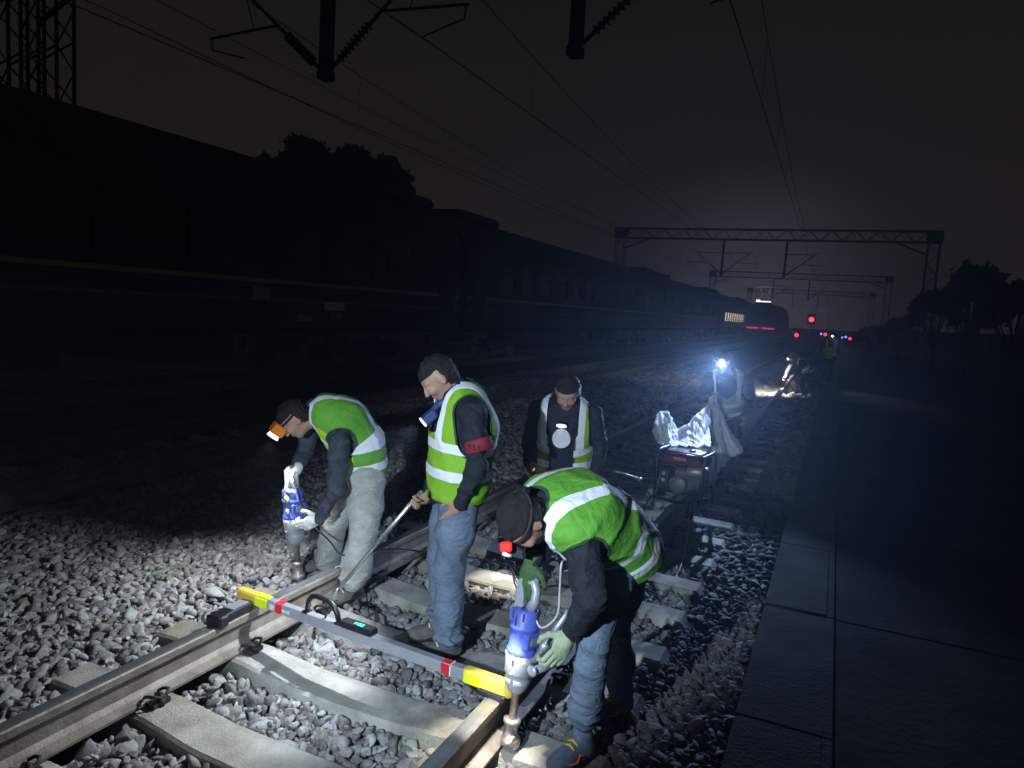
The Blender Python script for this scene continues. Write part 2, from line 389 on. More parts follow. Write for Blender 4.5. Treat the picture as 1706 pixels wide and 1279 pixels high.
# ------------------------------------------------------------------ rails and sleepers
def rail(xc, y0, y1, label, group, head=shine, side=rust):
    P = [(-.075, -.176), (.075, -.176), (.075, -.164), (.03, -.150), (.0085, -.132), (.0085, -.062), (.016, -.050), (.0345, -.042), (.0365, -.010), (.030, -.003), (.016, 0), (-.016, 0), (-.030, -.003), (-.0365, -.010), (-.0345, -.042), (-.016, -.050), (-.0085, -.062), (-.0085, -.132), (-.03, -.150), (-.075, -.164)]
    ys = np.linspace(y0, y1, 12 if y1-y0 < 100 else 30); n_ = len(P); vs = []
    for yy in ys: vs += [(xc+a, yy, b_) for a, b_ in P]
    fs = []; mi = []
    for i in range(len(ys)-1):
        for k in range(n_):
            k2 = (k+1) % n_; fs.append([i*n_+k, i*n_+n_+k, i*n_+n_+k2, i*n_+k2]); mi.append(1 if k in (9, 10, 11) else 0)
    fs.append([k for k in range(n_)]); mi.append(0); fs.append([(len(ys)-1)*n_+k for k in range(n_-1, -1, -1)]); mi.append(0)
    me = bpy.data.meshes.new('rail'); me.from_pydata(vs, [], fs); me.materials.append(side); me.materials.append(head)
    me.polygons.foreach_set('material_index', mi); me.update()
    return tag(link(bpy.data.objects.new('rail', me)), label, 'rail', group)
rail(-.753, -.5, 170, 'steel rail under the left end of the yellow-ended track gauge', 'rails of the worked track')
rail(.753, -.5, 170, 'steel rail under the right end of the gauge, beside the bending worker', 'rails of the worked track')
for xc, nm in ((-4.75, 'middle'), (-9.1, 'train')):
    for s in (-1, 1):
        rail(xc+s*.753, -2, 170, {('middle', -1): 'dark rail of the empty middle track, on its train side', ('middle', 1): 'dark rail of the empty middle track, on the workers side', ('train', -1): 'rail under the far wheels of the passenger train', ('train', 1): 'rail under the near wheels of the passenger train'}[(nm, s)], 'rails of the '+nm+' track')

def sleeper_mesh():
    xs = np.array([-1.28, -1.24, -1.0, -.80, -.62, -.45, -.30, 0, .30, .45, .62, .80, 1.0, 1.24, 1.28])
    zt = np.array([-.235, -.188, -.184, -.184, -.186, -.205, -.222, -.226, -.222, -.205, -.186, -.184, -.184, -.188, -.235])
    wt = np.array([.088, .097, .098, .100, .104, .110, .113, .115, .113, .110, .104, .100, .098, .097, .088])
    V_ = []; 
    for x, z, w_ in zip(xs, zt, wt):
        wb = w_+.035
        V_ += [(x, -wb, -.40), (x, -w_-.008, z-.012), (x, -w_+.006, z), (x, w_-.006, z), (x, w_+.008, z-.012), (x, wb, -.40)]
    F_ = []; n_ = 6
    for i in range(len(xs)-1):
        for k in range(n_): k2 = (k+1) % n_; F_.append([i*n_+k, i*n_+n_+k, i*n_+n_+k2, i*n_+k2][::-1])
    F_.append([5, 4, 3, 2, 1, 0][::-1]); F_.append([(len(xs)-1)*n_+k for k in (0, 1, 2, 3, 4, 5)][::-1])
    me = bpy.data.meshes.new('sleeper'); me.from_pydata(V_, [], F_); me.materials.append(concrete); me.update(); return me
slm = sleeper_mesh()
def clip_mesh(s):
    m = MB(); 
    P = [(0.0, -.035, -.150), (.02, -.045, -.135), (.055, -.045, -.125), (.075, -.02, -.135), (.065, .0, -.148), (.075, .02, -.135), (.055, .045, -.125), (.02, .045, -.135), (0, .035, -.150)]
    m.tube([(s*(.075+a-.018), b_, c) for a, b_, c in P], .0075, 7)
    m.lathe((s*.118, 0, -.186), (0, 0, 1), [(.018, 0), (.018, .035), (.011, .036), (.011, .062), (.0, .063)], 8)
    m.box((s*.10, 0, -.172), (.055, .09, .022))
    return m
def sleeper(xc, y, label, group, parts):
    o = link(bpy.data.objects.new('sleeper', slm)); o.location = (xc, y, 0)
    tag(o, label, 'sleeper', group)
    if parts:
        for rc in (-.753, .753):
            for s in (-1, 1):
                c = link(bpy.data.objects.new('rail_clip', CL[s]), o); c.location = (rc, 0, 0)
    return o
CL = {}
for s in (-1, 1):
    tmp = clip_mesh(s).build('rail_clip', clipm); CL[s] = tmp.data; bpy.data.objects.remove(tmp)
ORD = ['first', 'second', 'third', 'fourth', 'fifth', 'sixth', 'seventh', 'eighth', 'ninth', 'tenth', 'eleventh', 'twelfth', 'thirteenth', 'fourteenth', 'fifteenth', 'sixteenth', 'seventeenth', 'eighteenth']
for k in range(-5, 60):
    y = YS0+SP*k
    if k < -1: lab = 'grey concrete sleeper, %s one on the camera side of the track gauge' % ORD[-2-k]
    elif k < 11: lab = 'grey concrete sleeper, %s one beyond the yellow-ended track gauge' % ORD[k+1]
    elif k < 26: lab = 'dim concrete sleeper, %s one past the feet of the generator worker' % ORD[k-8]
    elif k < 34: lab = 'pale lamp-lit sleeper near the far crouching worker, %s counting from the camera' % ORD[k-26]
    else: lab = 'dark concrete sleeper beyond the far crouching worker'
    sleeper(0, y, lab, 'sleepers of the worked track', k < 12)
for k in range(-2, 60):
    sleeper(-4.75, 3.6+SP*k, 'concrete sleeper of the dark empty middle track', 'sleepers of the middle track', False)
# ------------------------------------------------------------------ people (implicit surfaces meshed as one skin)
def smin(a, b, k):
    h = np.clip(.5+.5*(b-a)/k, 0, 1); return b*(1-h)+a*h-k*h*(1-h)
class SD:
    def __init__(s): s.p = []
    def cone(s, a, b, ra, rb, k=.02, sub=False):
        a = np.array(a, float); b = np.array(b, float); r = max(ra, rb)
        s.p.append(('c', a, b, ra, rb, k, np.minimum(a, b)-r, np.maximum(a, b)+r, sub)); return s
    def chain(s, pts, rs, k=.02):
        for i in range(len(pts)-1): s.cone(pts[i], pts[i+1], rs[i], rs[i+1], k)
        return s
    def ell(s, c, A, r, k=.02, sub=False):      # A rows are the axes
        c = np.array(c, float); R_ = max(r); s.p.append(('e', c, np.array(A, float), np.array(r, float), None, k, c-R_, c+R_, sub)); return s
    def slab(s, a, b, side, wa, wb, k=.03):     # elliptical limb, (half width, half depth) at each end
        a = np.array(a, float); b = np.array(b, float); R_ = max(wa+wb); s.p.append(('s', a, b, np.array(side, float), (wa, wb), k, np.minimum(a, b)-R_, np.maximum(a, b)+R_, False)); return s
    def val(s, q, P):
        if q[0] == 'c':
            a, b, ra, rb = q[1:5]; ab = b-a; t = np.clip(((P-a) @ ab)/max(ab @ ab, 1e-9), 0, 1)
            return np.linalg.norm(P-a-t[..., None]*ab, axis=-1)-(ra+(rb-ra)*t)
        if q[0] == 'e':
            c, A, r = q[1:4]; L = (P-c) @ A.T; n_ = np.linalg.norm(L/r, axis=-1); return (n_-1)*min(r)*np.where(n_ > 1, 1, 1)
        a, b, side, (wa, wb) = q[1:5]; ab = b-a; L_ = np.linalg.norm(ab); ax = ab/L_; x = side-ax*(side @ ax); x /= np.linalg.norm(x); y = np.cross(ax, x)
        D = P-a; tt = D @ ax; t = np.clip(tt/L_, 0, 1); over = (tt-np.clip(tt, 0, L_))
        w_ = wa[0]+(wb[0]-wa[0])*t; d_ = wa[1]+(wb[1]-wa[1])*t
        X = (D @ x)/w_; Y = (D @ y)/d_; Z = over/np.minimum(w_, d_)
        return (np.sqrt(X*X+Y*Y+Z*Z)-1)*np.minimum(w_, d_)
    def eval(s, P, disp=None):                  # at scattered points
        out = np.full(P.shape[:-1], .3)
        for q in s.p:
            v = s.val(q, P)
            out = -smin(-out, v, q[5]) if q[8] else smin(out, v, q[5])
        return out
    def mesh(s, h, disp=None, clipz=None):
        lo = np.min([q[6] for q in s.p if not q[8]], 0)-3*h-.03; hi = np.max([q[7] for q in s.p if not q[8]], 0)+3*h+.03
        dims = np.ceil((hi-lo)/h).astype(int)+1; ax = [lo[i]+h*np.arange(dims[i]) for i in range(3)]
        F = np.full(dims, .3, np.float64)
        for q in s.p:
            i0 = np.maximum(0, ((q[6]-.07-lo)/h).astype(int)); i1 = np.minimum(dims, ((q[7]+.07-lo)/h).astype(int)+2)
            sl = tuple(slice(a, b) for a, b in zip(i0, i1))
            G = np.stack(np.meshgrid(*[ax[i][sl[i]] for i in range(3)], indexing='ij'), -1)
            v = s.val(q, G); F[sl] = -smin(-F[sl], v, q[5]) if q[8] else smin(F[sl], v, q[5])
        if disp is not None:
            near = np.abs(F) < .05; ii = np.argwhere(near); P = lo+ii*h; F[near] += disp(P)
        return snets(F, lo, h)
def snets(F, lo, h):
    ins = F < 0; dx, dy, dz = F.shape
    cs = np.zeros((dx-1, dy-1, dz-1, 3)); cn = np.zeros((dx-1, dy-1, dz-1))
    C = [(i, j, k) for i in (0, 1) for j in (0, 1) for k in (0, 1)]
    sh = lambda A, c: A[c[0]:dx-1+c[0], c[1]:dy-1+c[1], c[2]:dz-1+c[2]]
    anyi = np.zeros((dx-1, dy-1, dz-1), bool); alli = np.ones_like(anyi)
    for c in C: v = sh(ins, c); anyi |= v; alli &= v
    act = anyi & ~alli; ai = np.argwhere(act)
    S = np.zeros((len(ai), 3)); N = np.zeros(len(ai))
    for c in C:
        for a in range(3):
            if c[a]: continue
            d = list(c); d[a] = 1
            f0 = F[ai[:, 0]+c[0], ai[:, 1]+c[1], ai[:, 2]+c[2]]; f1 = F[ai[:, 0]+d[0], ai[:, 1]+d[1], ai[:, 2]+d[2]]
            m = (f0 < 0) != (f1 < 0); t = np.where(m, f0/np.where(m, f0-f1, 1), 0)
            p = np.zeros((len(ai), 3)); p[:] = c; p[:, a] += t
            S += p*m[:, None]; N += m
    V = lo+(ai+S/N[:, None])*h; idx = np.full(act.shape, -1); idx[act] = np.arange(len(ai)); Q = []
    for a in range(3):
        s0 = [slice(1, -1)]*3; s1 = [slice(1, -1)]*3; s0[a] = slice(0, -1); s1[a] = slice(1, None)
        A = ins[tuple(s0)]; B = ins[tuple(s1)]; b_, c_ = (a+1) % 3, (a+2) % 3
        E0 = np.argwhere(A != B); off = np.ones(3, int); off[a] = 0; E0 = E0+off
        flip = ins[E0[:, 0], E0[:, 1], E0[:, 2]]
        q_ = []
        for u, v in ((0, 0), (-1, 0), (-1, -1), (0, -1)):
            o = E0.copy(); o[:, b_] += u; o[:, c_] += v; q_.append(idx[o[:, 0], o[:, 1], o[:, 2]])
        q_ = np.stack(q_, 1); q_[~flip] = q_[~flip][:, ::-1]; Q.append(q_)
    return V, np.concatenate(Q)
def clip_mesh_f(V, F, d):                       # keep d >= 0, cutting faces along d = 0
    keep = (d[F] >= 0); al = keep.all(1); an = keep.any(1); polys = [tuple(f) for f in F[al]]; V = list(map(tuple, V)); cache = {}; src = []
    for f in F[an & ~al]:
        o = []
        for i in range(len(f)):
            a, b = int(f[i]), int(f[(i+1) % len(f)])
            if d[a] >= 0: o.append(a)
            if (d[a] >= 0) != (d[b] >= 0):
                k_ = (min(a, b), max(a, b))
                if k_ not in cache:
                    t = d[a]/(d[a]-d[b]); cache[k_] = len(V); V.append(tuple(np.array(V[a])*(1-t)+np.array(V[b])*t)); src.append((a, b, t))
                o.append(cache[k_])
        if len(o) > 2: polys.append(tuple(o))
    return np.array(V), polys, src
def wrinkle(seed, amp=.006, f=22.0, dirs=4):
    rs = np.random.RandomState(seed); D = rs.normal(size=(dirs, 3)); D /= np.linalg.norm(D, axis=1)[:, None]; E2 = rs.normal(size=(dirs, 3)); ph = rs.uniform(0, 6.28, (dirs, 2))
    def g(P):
        o = 0
        for i in range(dirs):
            ff = f*(.7+.25*i); a = np.sin(ff*(P @ D[i])+ph[i, 0]+1.8*np.sin(ff*.45*(P @ E2[i])+ph[i, 1])); o = o+(1-np.abs(a))**2*1.4-.55
        return -amp*o/dirs*1.5
    return g

def head_prims(S, c, f, u, s, k=.012, infl=0.0):
    A = np.array([s, f, u]); c = np.array(c)
    S.ell(c+.025*u-.01*f, A, (.077+infl, .094+infl, .088+infl), k)
    S.ell(c-.035*u+.03*f, A, (.056, .060, .070), .03)
    S.ell(c-.088*u+.062*f, A, (.026, .022, .018), .02)
    S.ell(c+.032*u+.066*f, A, (.055, .022, .016), .012)                   # brow
    S.cone(c+.012*u+.090*f, c-.022*u+.106*f, .008, .013, .010)            # nose
    S.ell(c-.022*u+.098*f, A, (.018, .012, .009), .008)
    S.ell(c-.05*u+.086*f, A, (.024, .010, .006), .005); S.ell(c-.060*u+.084*f, A, (.021, .010, .006), .005)   # lips
    for q in (-1, 1):
        S.ell(c+.010*u+.094*f+q*.032*s, A, (.017, .014, .011), .010, sub=True)
        S.ell(c+.008*u+.078*f+q*.032*s, A, (.0125, .0125, .0125), .003)
        S.ell(c-.02*u+.070*f+q*.038*s, A, (.022, .020, .020), .02)        # cheek
        S.ell(c-.002*u-.005*f+q*.078*s, A, (.010, .020, .031), .008)      # ear
        S.ell(c-.000*u+.002*f+q*.088*s, A, (.005, .010, .017), .004, sub=True)
def hand_prims(S, wr, d, nm, side, curl=1.0, big=1.0, thin=1.0):
    """wr wrist, d direction of the hand, nm out of the palm, side = towards the thumb"""
    d = nrm(d); nm = nrm(np.array(nm)-d*np.dot(nm, d)); sd = nrm(np.cross(d, nm)); sd = sd*np.sign(np.dot(sd, side) or 1); wr = np.array(wr, float)
    g = big; pc = wr+d*.045*g
    A = np.array([sd, d, nm]); S.ell(pc, A, (.042*g*thin, .052*g*thin, .0165*g*thin), .012); S.cone(wr-d*.02, wr+d*.03*g, .026*g*thin, .028*g*thin, .015)
    L = [(.040, .026, .020), (.045, .029, .022), (.042, .026, .021), (.033, .020, .018)]
    for i, (l, off) in enumerate(zip(L, (.030, .0105, -.0095, -.028))):
        p = wr+d*(.088-.006*abs(i-1))*g+sd*off*g; a = .30*curl+.06*i; dd = d; pts = [p]
        base = d*1.0+sd*(.05*(1.5-i))
        base = nrm(base)
        for j, ln in enumerate(l):
            ca = a if j == 0 else a+curl*(.85+.05*i)*(j); dd = base*math.cos(ca)+nm*math.sin(ca)
            p = p+dd*ln*g; pts.append(p)
        S.chain(pts, [.0098*g*thin, .0092*g*thin, .0086*g*thin, .0074*g*thin], .003)
    t0 = wr+d*.018*g+sd*.030*g; t1 = t0+nrm(d*.5+sd*.75+nm*.45)*.040*g; t2 = t1+nrm(d*.75+sd*.15+nm*.75*min(curl, 1))*.032*g; t3 = t2+nrm(d*.7-sd*.35*curl+nm*.6*curl)*.026*g
    S.chain([t0, t1, t2, t3], [.015*g*thin, .0115*g*thin, .0105*g*thin, .008*g*thin], .005)

def shoe(par, ank, toe, ground, m, name='shoe', sole=blackr, accent=None):
    """ankle point, horizontal toe direction"""
    f = nrm([toe[0], toe[1], 0]); s = np.array([-f[1], f[0], 0]); u = np.array([0, 0, 1.]); a = np.array([ank[0], ank[1], ground])
    S = SD(); A = np.array([s, f, u])
    S.ell(a-f*.035+u*.045, A, (.039, .045, .042), .02); S.ell(a+f*.06+u*.045, A, (.040, .08, .038), .03); S.ell(a+f*.135+u*.036, A, (.046, .065, .030), .03)
    S.cone(a+u*.05, a+u*.10, .044, .046, .03)
    S.slab(a-f*.05+u*.018, a+f*.15+u*.018, s, (.040, .016), (.047, .016), .012)
    V, F = S.mesh(.008); V[:, 2] = np.maximum(V[:, 2], ground+.001)
    o = mesh_np(name, V, F, m, par, True)
    m2 = MB(); n_ = 20; vs = []
    for z in (0, .024):
        for i in range(n_):
            t = 2*math.pi*i/n_; yy = math.cos(t); L_ = .140 if yy > 0 else .135; ww = .048+.006*yy
            p = a+f*(.055+yy*L_)+s*math.sin(t)*ww+u*z; vs.append(p)
    m2.add(vs, [tuple(range(n_-1, -1, -1)), tuple(range(n_, 2*n_))]+[(i, (i+1) % n_, n_+(i+1) % n_, n_+i) for i in range(n_)])
    m2.build('sole', sole, o)
    lc = MB()
    for i in range(4):
        q = a+f*(.055+.022*i)+u*(.092-.010*i); lc.tube([q-s*.028-u*.008, q+u*.003, q+s*.028-u*.008], .0042 if accent is None else .006, 5)
    if accent is not None:
        sp_ = MB()
        for sg in (-1, 1): sp_.tube([a+f*.02+s*sg*.046+u*.030, a+f*.06+s*sg*.043+u*.055, a+f*.08+s*sg*.047+u*.030, a+f*.13+s*sg*.043+u*.042], .006, 6)
        sp_.build('side_flash', mat('shoe_orange', (.8, .22, .05), .6), o)
    lc.build('shoelace', whitep if accent is None else accent, o)
    return o

def person(label, J, o, group=None):
    """J joints in world space; o options"""
    base = np.array(J['foot']); root = empty('person', label, 'person', (0, 0, 0), 0, group)
    root.location = base; sv = lambda ob: setattr(ob, 'matrix_parent_inverse', Matrix.Translation(-Vector(base)))
    h = o.get('h', .009); sp, sc = nrm(J['side_p']), nrm(J['side_c'])      # towards the person's left
    pel, wai, che, nec, hed = [np.array(J[k]) for k in ('pel', 'wai', 'che', 'nec', 'hed')]
    hf, hu = nrm(J['hf']), nrm(J['hu']); hu = nrm(hu-hf*(hu @ hf)); hs_ = np.cross(hu, hf)   # left of head
    axc = nrm(nec-che); out = {}
    arms = {q: [np.array(p) for p in J['arm_'+q]] for q in 'LR'}; legs = {q: [np.array(p) for p in J['leg_'+q]] for q in 'LR'}
    bk = o.get('bulk', 1.0)
    def torso(S, i, k=.05, neck=True):
        if i > 0: i = i+.12*(bk-1)
        S.slab(pel, wai, sp, (.155+i, .115+i), (.145+i, .105+i), k); S.slab(wai, che, .5*sp+.5*sc, (.145+i, .105+i), (.165+i, .12+i), k)
        S.slab(che, che*.25+nec*.75, sc, (.165+i, .12+i), (.145+i, .085+i), k)
        for q, sg in (('L', 1), ('R', -1)):
            S.cone(che*.3+nec*.7, arms[q][0], .068+min(i, .02)*.6, .058+min(i, .02)*.3, .04)
    # body, one surface
    B = SD(); torso(B, -.02)
    B.chain([nec-axc*.03, hed-hu*.06-hf*.015], [.062, .054], .02); head_prims(B, hed, hf, hu, hs_)
    for q in 'LR':
        B.chain(arms[q], [.046, .036, .027], .02); B.chain(legs[q], [.080, .055, .042], .03)
    hands = {}
    for q in 'LR':
        if 'hand_'+q in J:
            d, nm, sd, cu = J['hand_'+q]; gl_ = o.get('glove_'+q); hand_prims(B, arms[q][2], d, nm, sd, cu, 1.12 if gl_ else .93, .72 if gl_ else 1.0); hands[q] = (arms[q][2], d, nm, sd, cu)
    V, F = B.mesh(max(h*.72, .0065)); ob = mesh_np('body', V, F, skin, root, True); sv(ob)
    # gloves
    for q in 'LR':
        g = o.get('glove_'+q)
        if g and q in hands:
            S = SD(); wr, d, nm, sd, cu = hands[q]; hand_prims(S, wr, d, nm, sd, cu, 1.12); S.cone(wr-nrm(d)*.015, wr, .034, .034, .01)
            V, F = S.mesh(max(.0048, h*.5)); ob = mesh_np('glove', V, F, g, root, True); sv(ob)
    # trousers
    T = SD(); tw = o.get('trouser', 1.0)
    T.slab(pel-.04*nrm(wai-pel), wai*.6+pel*.4, sp, (.168, .132), (.158, .120), .05)
    for q in 'LR':
        hp, kn, an = legs[q]; dn = nrm(an-kn)
        T.chain([hp, hp*.5+kn*.5, kn, kn*.45+an*.55, an-dn*.015], [.108*tw, .098*tw, .080*tw, .076*tw, .074*tw], .03)
        for i_, (t_, r_) in enumerate(((.70, .079), (.82, .082), (.93, .083))):
            c_ = kn*(1-t_)+an*t_; T.ell(c_, np.eye(3), (r_*tw, r_*tw, .02), .015)
    V, F = T.mesh(h, wrinkle(o.get('seed', 1), .014, 12, 4)); ob = mesh_np('trousers', V, F, o['trousers'], root, True); sv(ob)
    # jacket with sleeves and collar
    K = SD(); torso(K, .006); sw = o.get('sleeve', 1.0)
    for q in 'LR':
        a, b_, c_ = arms[q]; dn = nrm(c_-b_)
        K.chain([a, a*.5+b_*.5, b_, b_*.5+c_*.5, c_-dn*.005], [.071*sw, .064*sw, .057*sw, .050*sw, .043*sw], .02)
    K.cone(nec-axc*.02, nec+axc*.035, .082, .068, .02)
    V, F = K.mesh(h, wrinkle(o.get('seed', 1)+9, .016, 21, 5)); 
    zc = (V-(pel-.06*nrm(wai-pel))) @ nrm(wai-pel)
    ob = mesh_np('jacket', V, F, o['jacket'], root, True); sv(ob)
    # vest cut from an inflated torso
    if o.get('vest'):
        Vs = SD(); torso(Vs, .026, .06); V, F = Vs.mesh(h, wrinkle(o.get('seed', 1)+5, .009, 14, 3))
        pts = [pel, wai, che, nec]; sd_ = [sp, .5*sp+.5*sc, sc, sc]; seg = [np.linalg.norm(pts[i+1]-pts[i]) for i in range(3)]; cum = [0, seg[0], seg[0]+seg[1]]
        best = np.full(len(V), 9.); v_ = np.zeros(len(V)); s_ = np.zeros(len(V)); f_ = np.zeros(len(V))
        for i in range(3):
            a, b_ = pts[i], pts[i+1]; ab = b_-a; tr = ((V-a) @ ab)/(ab @ ab); t = np.clip(tr, 0 if i else -9, 1 if i < 2 else 9); c_ = a+t[:, None]*ab; d = np.linalg.norm(V-c_, axis=1)
            sv_ = nrm(sd_[i]+(sd_[i+1]-sd_[i])*.5); ax = nrm(ab); sv_ = nrm(sv_-ax*(sv_ @ ax)); fv = np.cross(sv_, ax)
            m = d < best; best[m] = d[m]; v_[m] = (cum[i]+t*seg[i])[m]; s_[m] = ((V-c_) @ sv_)[m]; f_[m] = ((V-c_) @ fv)[m]
        # fv points forwards (left x up = forward for a right-handed body)
        top = cum[2]+seg[2]; hem = o.get('hem', -.10); hole = 9.
        arm = SD()
        for q in 'LR': a, b_, c_ = arms[q]; arm.cone(a+nrm(a-nec)*.02+axc*.0, a*.45+b_*.55, o.get('ah', .092), .080, .001)
        da = arm.eval(V)-o.get('hole', .012)
        neckd = np.linalg.norm((V-nec)-((V-nec) @ axc)[:, None]*axc, axis=1)-.085
        neckd = np.where(v_ > top-.12, neckd, .1)
        vn = np.where(f_ > 0, (np.abs(s_)-.04-.055*np.clip((v_-(top-.30))/.25, 0, 1)*0)+np.clip((top-.20-v_)*1.2, -.07, .5), .5) # V neck
        d = np.minimum.reduce([v_-hem, da, neckd, vn])
        if o.get('open'): d = np.minimum(d, np.where(f_ > 0, np.abs(s_)-o['open'], .5))
        b1, b2 = o.get('bands', (.09, .25)); hw = .026
        vert = np.minimum(hw-np.abs(np.abs(s_)-o.get('vs', .105)), v_-b2)
        st = np.maximum.reduce([hw-np.abs(v_-b1), hw-np.abs(v_-b2), vert])
        V2, P2, src = clip_mesh_f(V, F, d)
        ext = lambda a: np.concatenate([a, np.array([a[i]*(1-t)+a[j]*t for i, j, t in src])]) if src else a
        fr = np.minimum(f_-o.get('fth', .02), .5) if not o.get('nofront') else -np.ones(len(V))
        used = sorted({i for f in P2 for i in f}); mp = {k_: i for i, k_ in enumerate(used)}
        P2 = [[mp[i] for i in f] for f in P2]; U = np.array(used)
        edge = .010-d
        ob = mesh_np('vest', V2[U], P2, o['vest'], root, True, attrs={'stripe': ext(st)[U], 'front': ext(fr)[U], 'edge': ext(edge)[U]}); sv(ob)
        so = ob.modifiers.new('cloth', 'SOLIDIFY'); so.thickness = .005; so.offset = 0
    # hair
    Hs = SD(); A = np.array([hs_, hf, hu]); Hs.ell(hed+.032*hu-.014*hf, A, (.088, .104, .095), .01); Hs.ell(hed-.01*hu-.045*hf, A, (.081, .066, .079), .02)
    V, F = Hs.mesh(.0075, wrinkle(3, .010, 62, 5)); L = (V-hed) @ A.T
    d = np.maximum.reduce([L[:, 2]-.058+.0*L[:, 1], -.018-L[:, 1]]); d = np.where(L[:, 2] < -.05, np.minimum(d, L[:, 2]+.075), d)
    V2, P2, _ = clip_mesh_f(V, F, d); used = sorted({i for f in P2 for i in f}); mp = {k_: i for i, k_ in enumerate(used)}
    ob = mesh_np(o.get('hat', 'hair'), V2[used], [[mp[i] for i in f] for f in P2], o.get('hairmat', hairm), root, True); sv(ob)
    # headlamp on its strap
    if o.get('lamp'):
        lp = o['lamp']; m = MB(); ring = []
        for i in range(29): t = 2*math.pi*i/28; ring.append(hed+.045*hu+hs_*math.cos(t)*.087+hf*(math.sin(t)*.104-.012))
        m.tube(ring, .0075, 6, False); ob = m.build('headlamp_strap', blackr, root); sv(ob)
        c_ = hed+.045*hu+hf*.110; R3 = np.array([hs_, hf, hu]).T
        ls_ = lp.get('scale', 1); m = MB(); m.rbox(c_, (.062*ls_, .036*ls_, .044*ls_), .008, R3); ob = m.build('headlamp', lp.get('case', black), root); sv(ob)
        m = MB(); m.lathe(c_+hf*.016*ls_, hf, [(.017*ls_, 0), (.021*ls_, .016*ls_), (.0, .017*ls_)], 14); l_ = m.build('lamp_lens', emitm('lens_'+str(lp['glow']), (.9, .95, 1), lp['glow']), ob)
        tg = np.array(lp['target']); p0 = c_+hf*.045*ls_
        spot('headlamp_light', p0, tg, lp['power'], lp['angle'], lp.get('blend', .6), lp.get('col', (.86, .93, 1)), lp.get('size', .012))
        if lp.get('rear'):
            c2 = hed+.045*hu-hf*.122; m = MB(); m.rbox(c2, (.055, .030, .038), .007, R3); ob = m.build('battery_box', black, root); sv(ob)
    # shoes
    for q in 'LR':
        shoe(root, legs[q][2], J['toe_'+q], J['gz_'+q], o['shoe'], accent=o.get('accent')).matrix_parent_inverse = Matrix.Translation(-Vector(base))
    return root

GZ = -.205
# B: standing worker in the middle of the track
def stand_frame(O, hd, s=1.0):
    hd = nrm([hd[0], hd[1], 0]); lf = np.array([-hd[1], hd[0], 0]); O = np.array(O, float)
    return (lambda f, l, u: O+s*(hd*f+lf*l+np.array([0, 0, u]))), hd, lf
IL = nrm([-.911, -.411, 0]); TC = nrm([.411, -.911, 0])       # picture left, towards the camera
def mixd(deg): a = math.radians(deg); return IL*math.cos(a)+TC*math.sin(a)

L_, hd, lf = stand_frame((.14, 3.30, GZ), mixd(16), .985)
UP = np.array([0, 0, 1.])
B_lampT = (-1.05, 2.35, -.2)
poleT = at(696, 829, 3.72)
personB = person('worker standing between the rails, lime vest and dark red armband', dict(
    foot=L_(0, 0, 0), pel=L_(-.03, 0, .93), wai=L_(-.035, 0, 1.05), che=L_(-.05, 0, 1.25), nec=L_(-.01, 0, 1.43), hed=L_(.105, 0, 1.515),
    side_p=lf, side_c=lf, hf=nrm(hd*.68-UP*.74), hu=nrm(hd*.74+UP*.68),
    arm_L=[L_(-.045, .205, 1.36), L_(-.075, .25, 1.09), L_(-.005, .195, .875)], arm_R=[L_(-.02, -.20, 1.36), L_(.02, -.26, 1.10), poleT-nrm(hd*.8+lf*.4)*.07-UP*.01],
    hand_L=(hd*.45-UP*.85-lf*.30, -lf, hd, .5), hand_R=(nrm(hd*.8+lf*.4), -UP*.3+lf, UP, 1.3),
    leg_L=[L_(-.03, .085, .90), L_(.01, .095, .48), L_(-.01, .10, .085)], leg_R=[L_(-.03, -.085, .90), L_(.02, -.10, .48), L_(-.01, -.11, .085)],
    toe_L=hd*.9+lf*.2, toe_R=hd, gz_L=GZ, gz_R=GZ),
    dict(trousers=jean, jacket=navy, vest=vestl, shoe=shoed, trouser=1.06, seed=3, hem=-.07, bands=(.085, .225), vs=.115, hole=.010, bulk=1.25))
# armband
m = MB(); a = L_(-.07, .235, 1.23); bq = L_(-.088, .252, 1.165); ax_ = nrm(bq-a)
m.lathe(a, ax_, [(.068, 0), (.0715, .002), (.0715, .062), (.066, .064)], 22); o_ = m.build('armband', bandr, personB); o_.matrix_parent_inverse = Matrix.Translation(-personB.location)
m = MB()
for i in range(5):                                              # worn dark characters on the band
    th = -.9+i*.35; R_ = .0725; dd_ = nrm(lf*math.cos(th)-hd*math.sin(th)); c_ = a+ax_*.032+dd_*R_; t_ = np.cross(ax_, dd_)
    for (u_, v_, w2, h2) in ((0, .009, .016, .003), (0, -.004, .014, .003), (0, 0, .003, .028), (-.006, -.011, .003, .010), (.006, -.011, .003, .010)):
        m.box(c_+t_*u_+ax_*v_, (w2, .0025, h2), np.array([t_, dd_, ax_]).T)
o2 = m.build('armband_lettering', mat('band_letters', (.03, .003, .005), .8), o_)
# blue torch hung at the neck, shining down on the gauge
td = nrm(np.array(B_lampT)-L_(.2, 0, 1.2)); c_ = at(716, 694, 3.72); ts = nrm(np.cross(td, UP)); RT = np.array([ts, td, np.cross(ts, td)]).T
m = MB(); m.tube([L_(.05, .05, 1.42), L_(.10, .05, 1.38), c_-td*.05+UP*.03, c_], .020, 8); m.rbox(c_, (.075, .085, .05), .01, RT)
o_ = m.build('chest_torch', mat('torch_blue', (.035, .06, .19), .5), personB); o_.matrix_parent_inverse = Matrix.Translation(-personB.location)
m = MB(); m.rbox(c_+td*.045, (.070, .012, .044), .004, RT); m.build('torch_lens', emitm('torch_glow', (.85, .93, 1), 1.2), o_)
spot('torch_light', c_+td*.075, B_lampT, 165, 92, .6, (.84, .92, 1.0), .02)

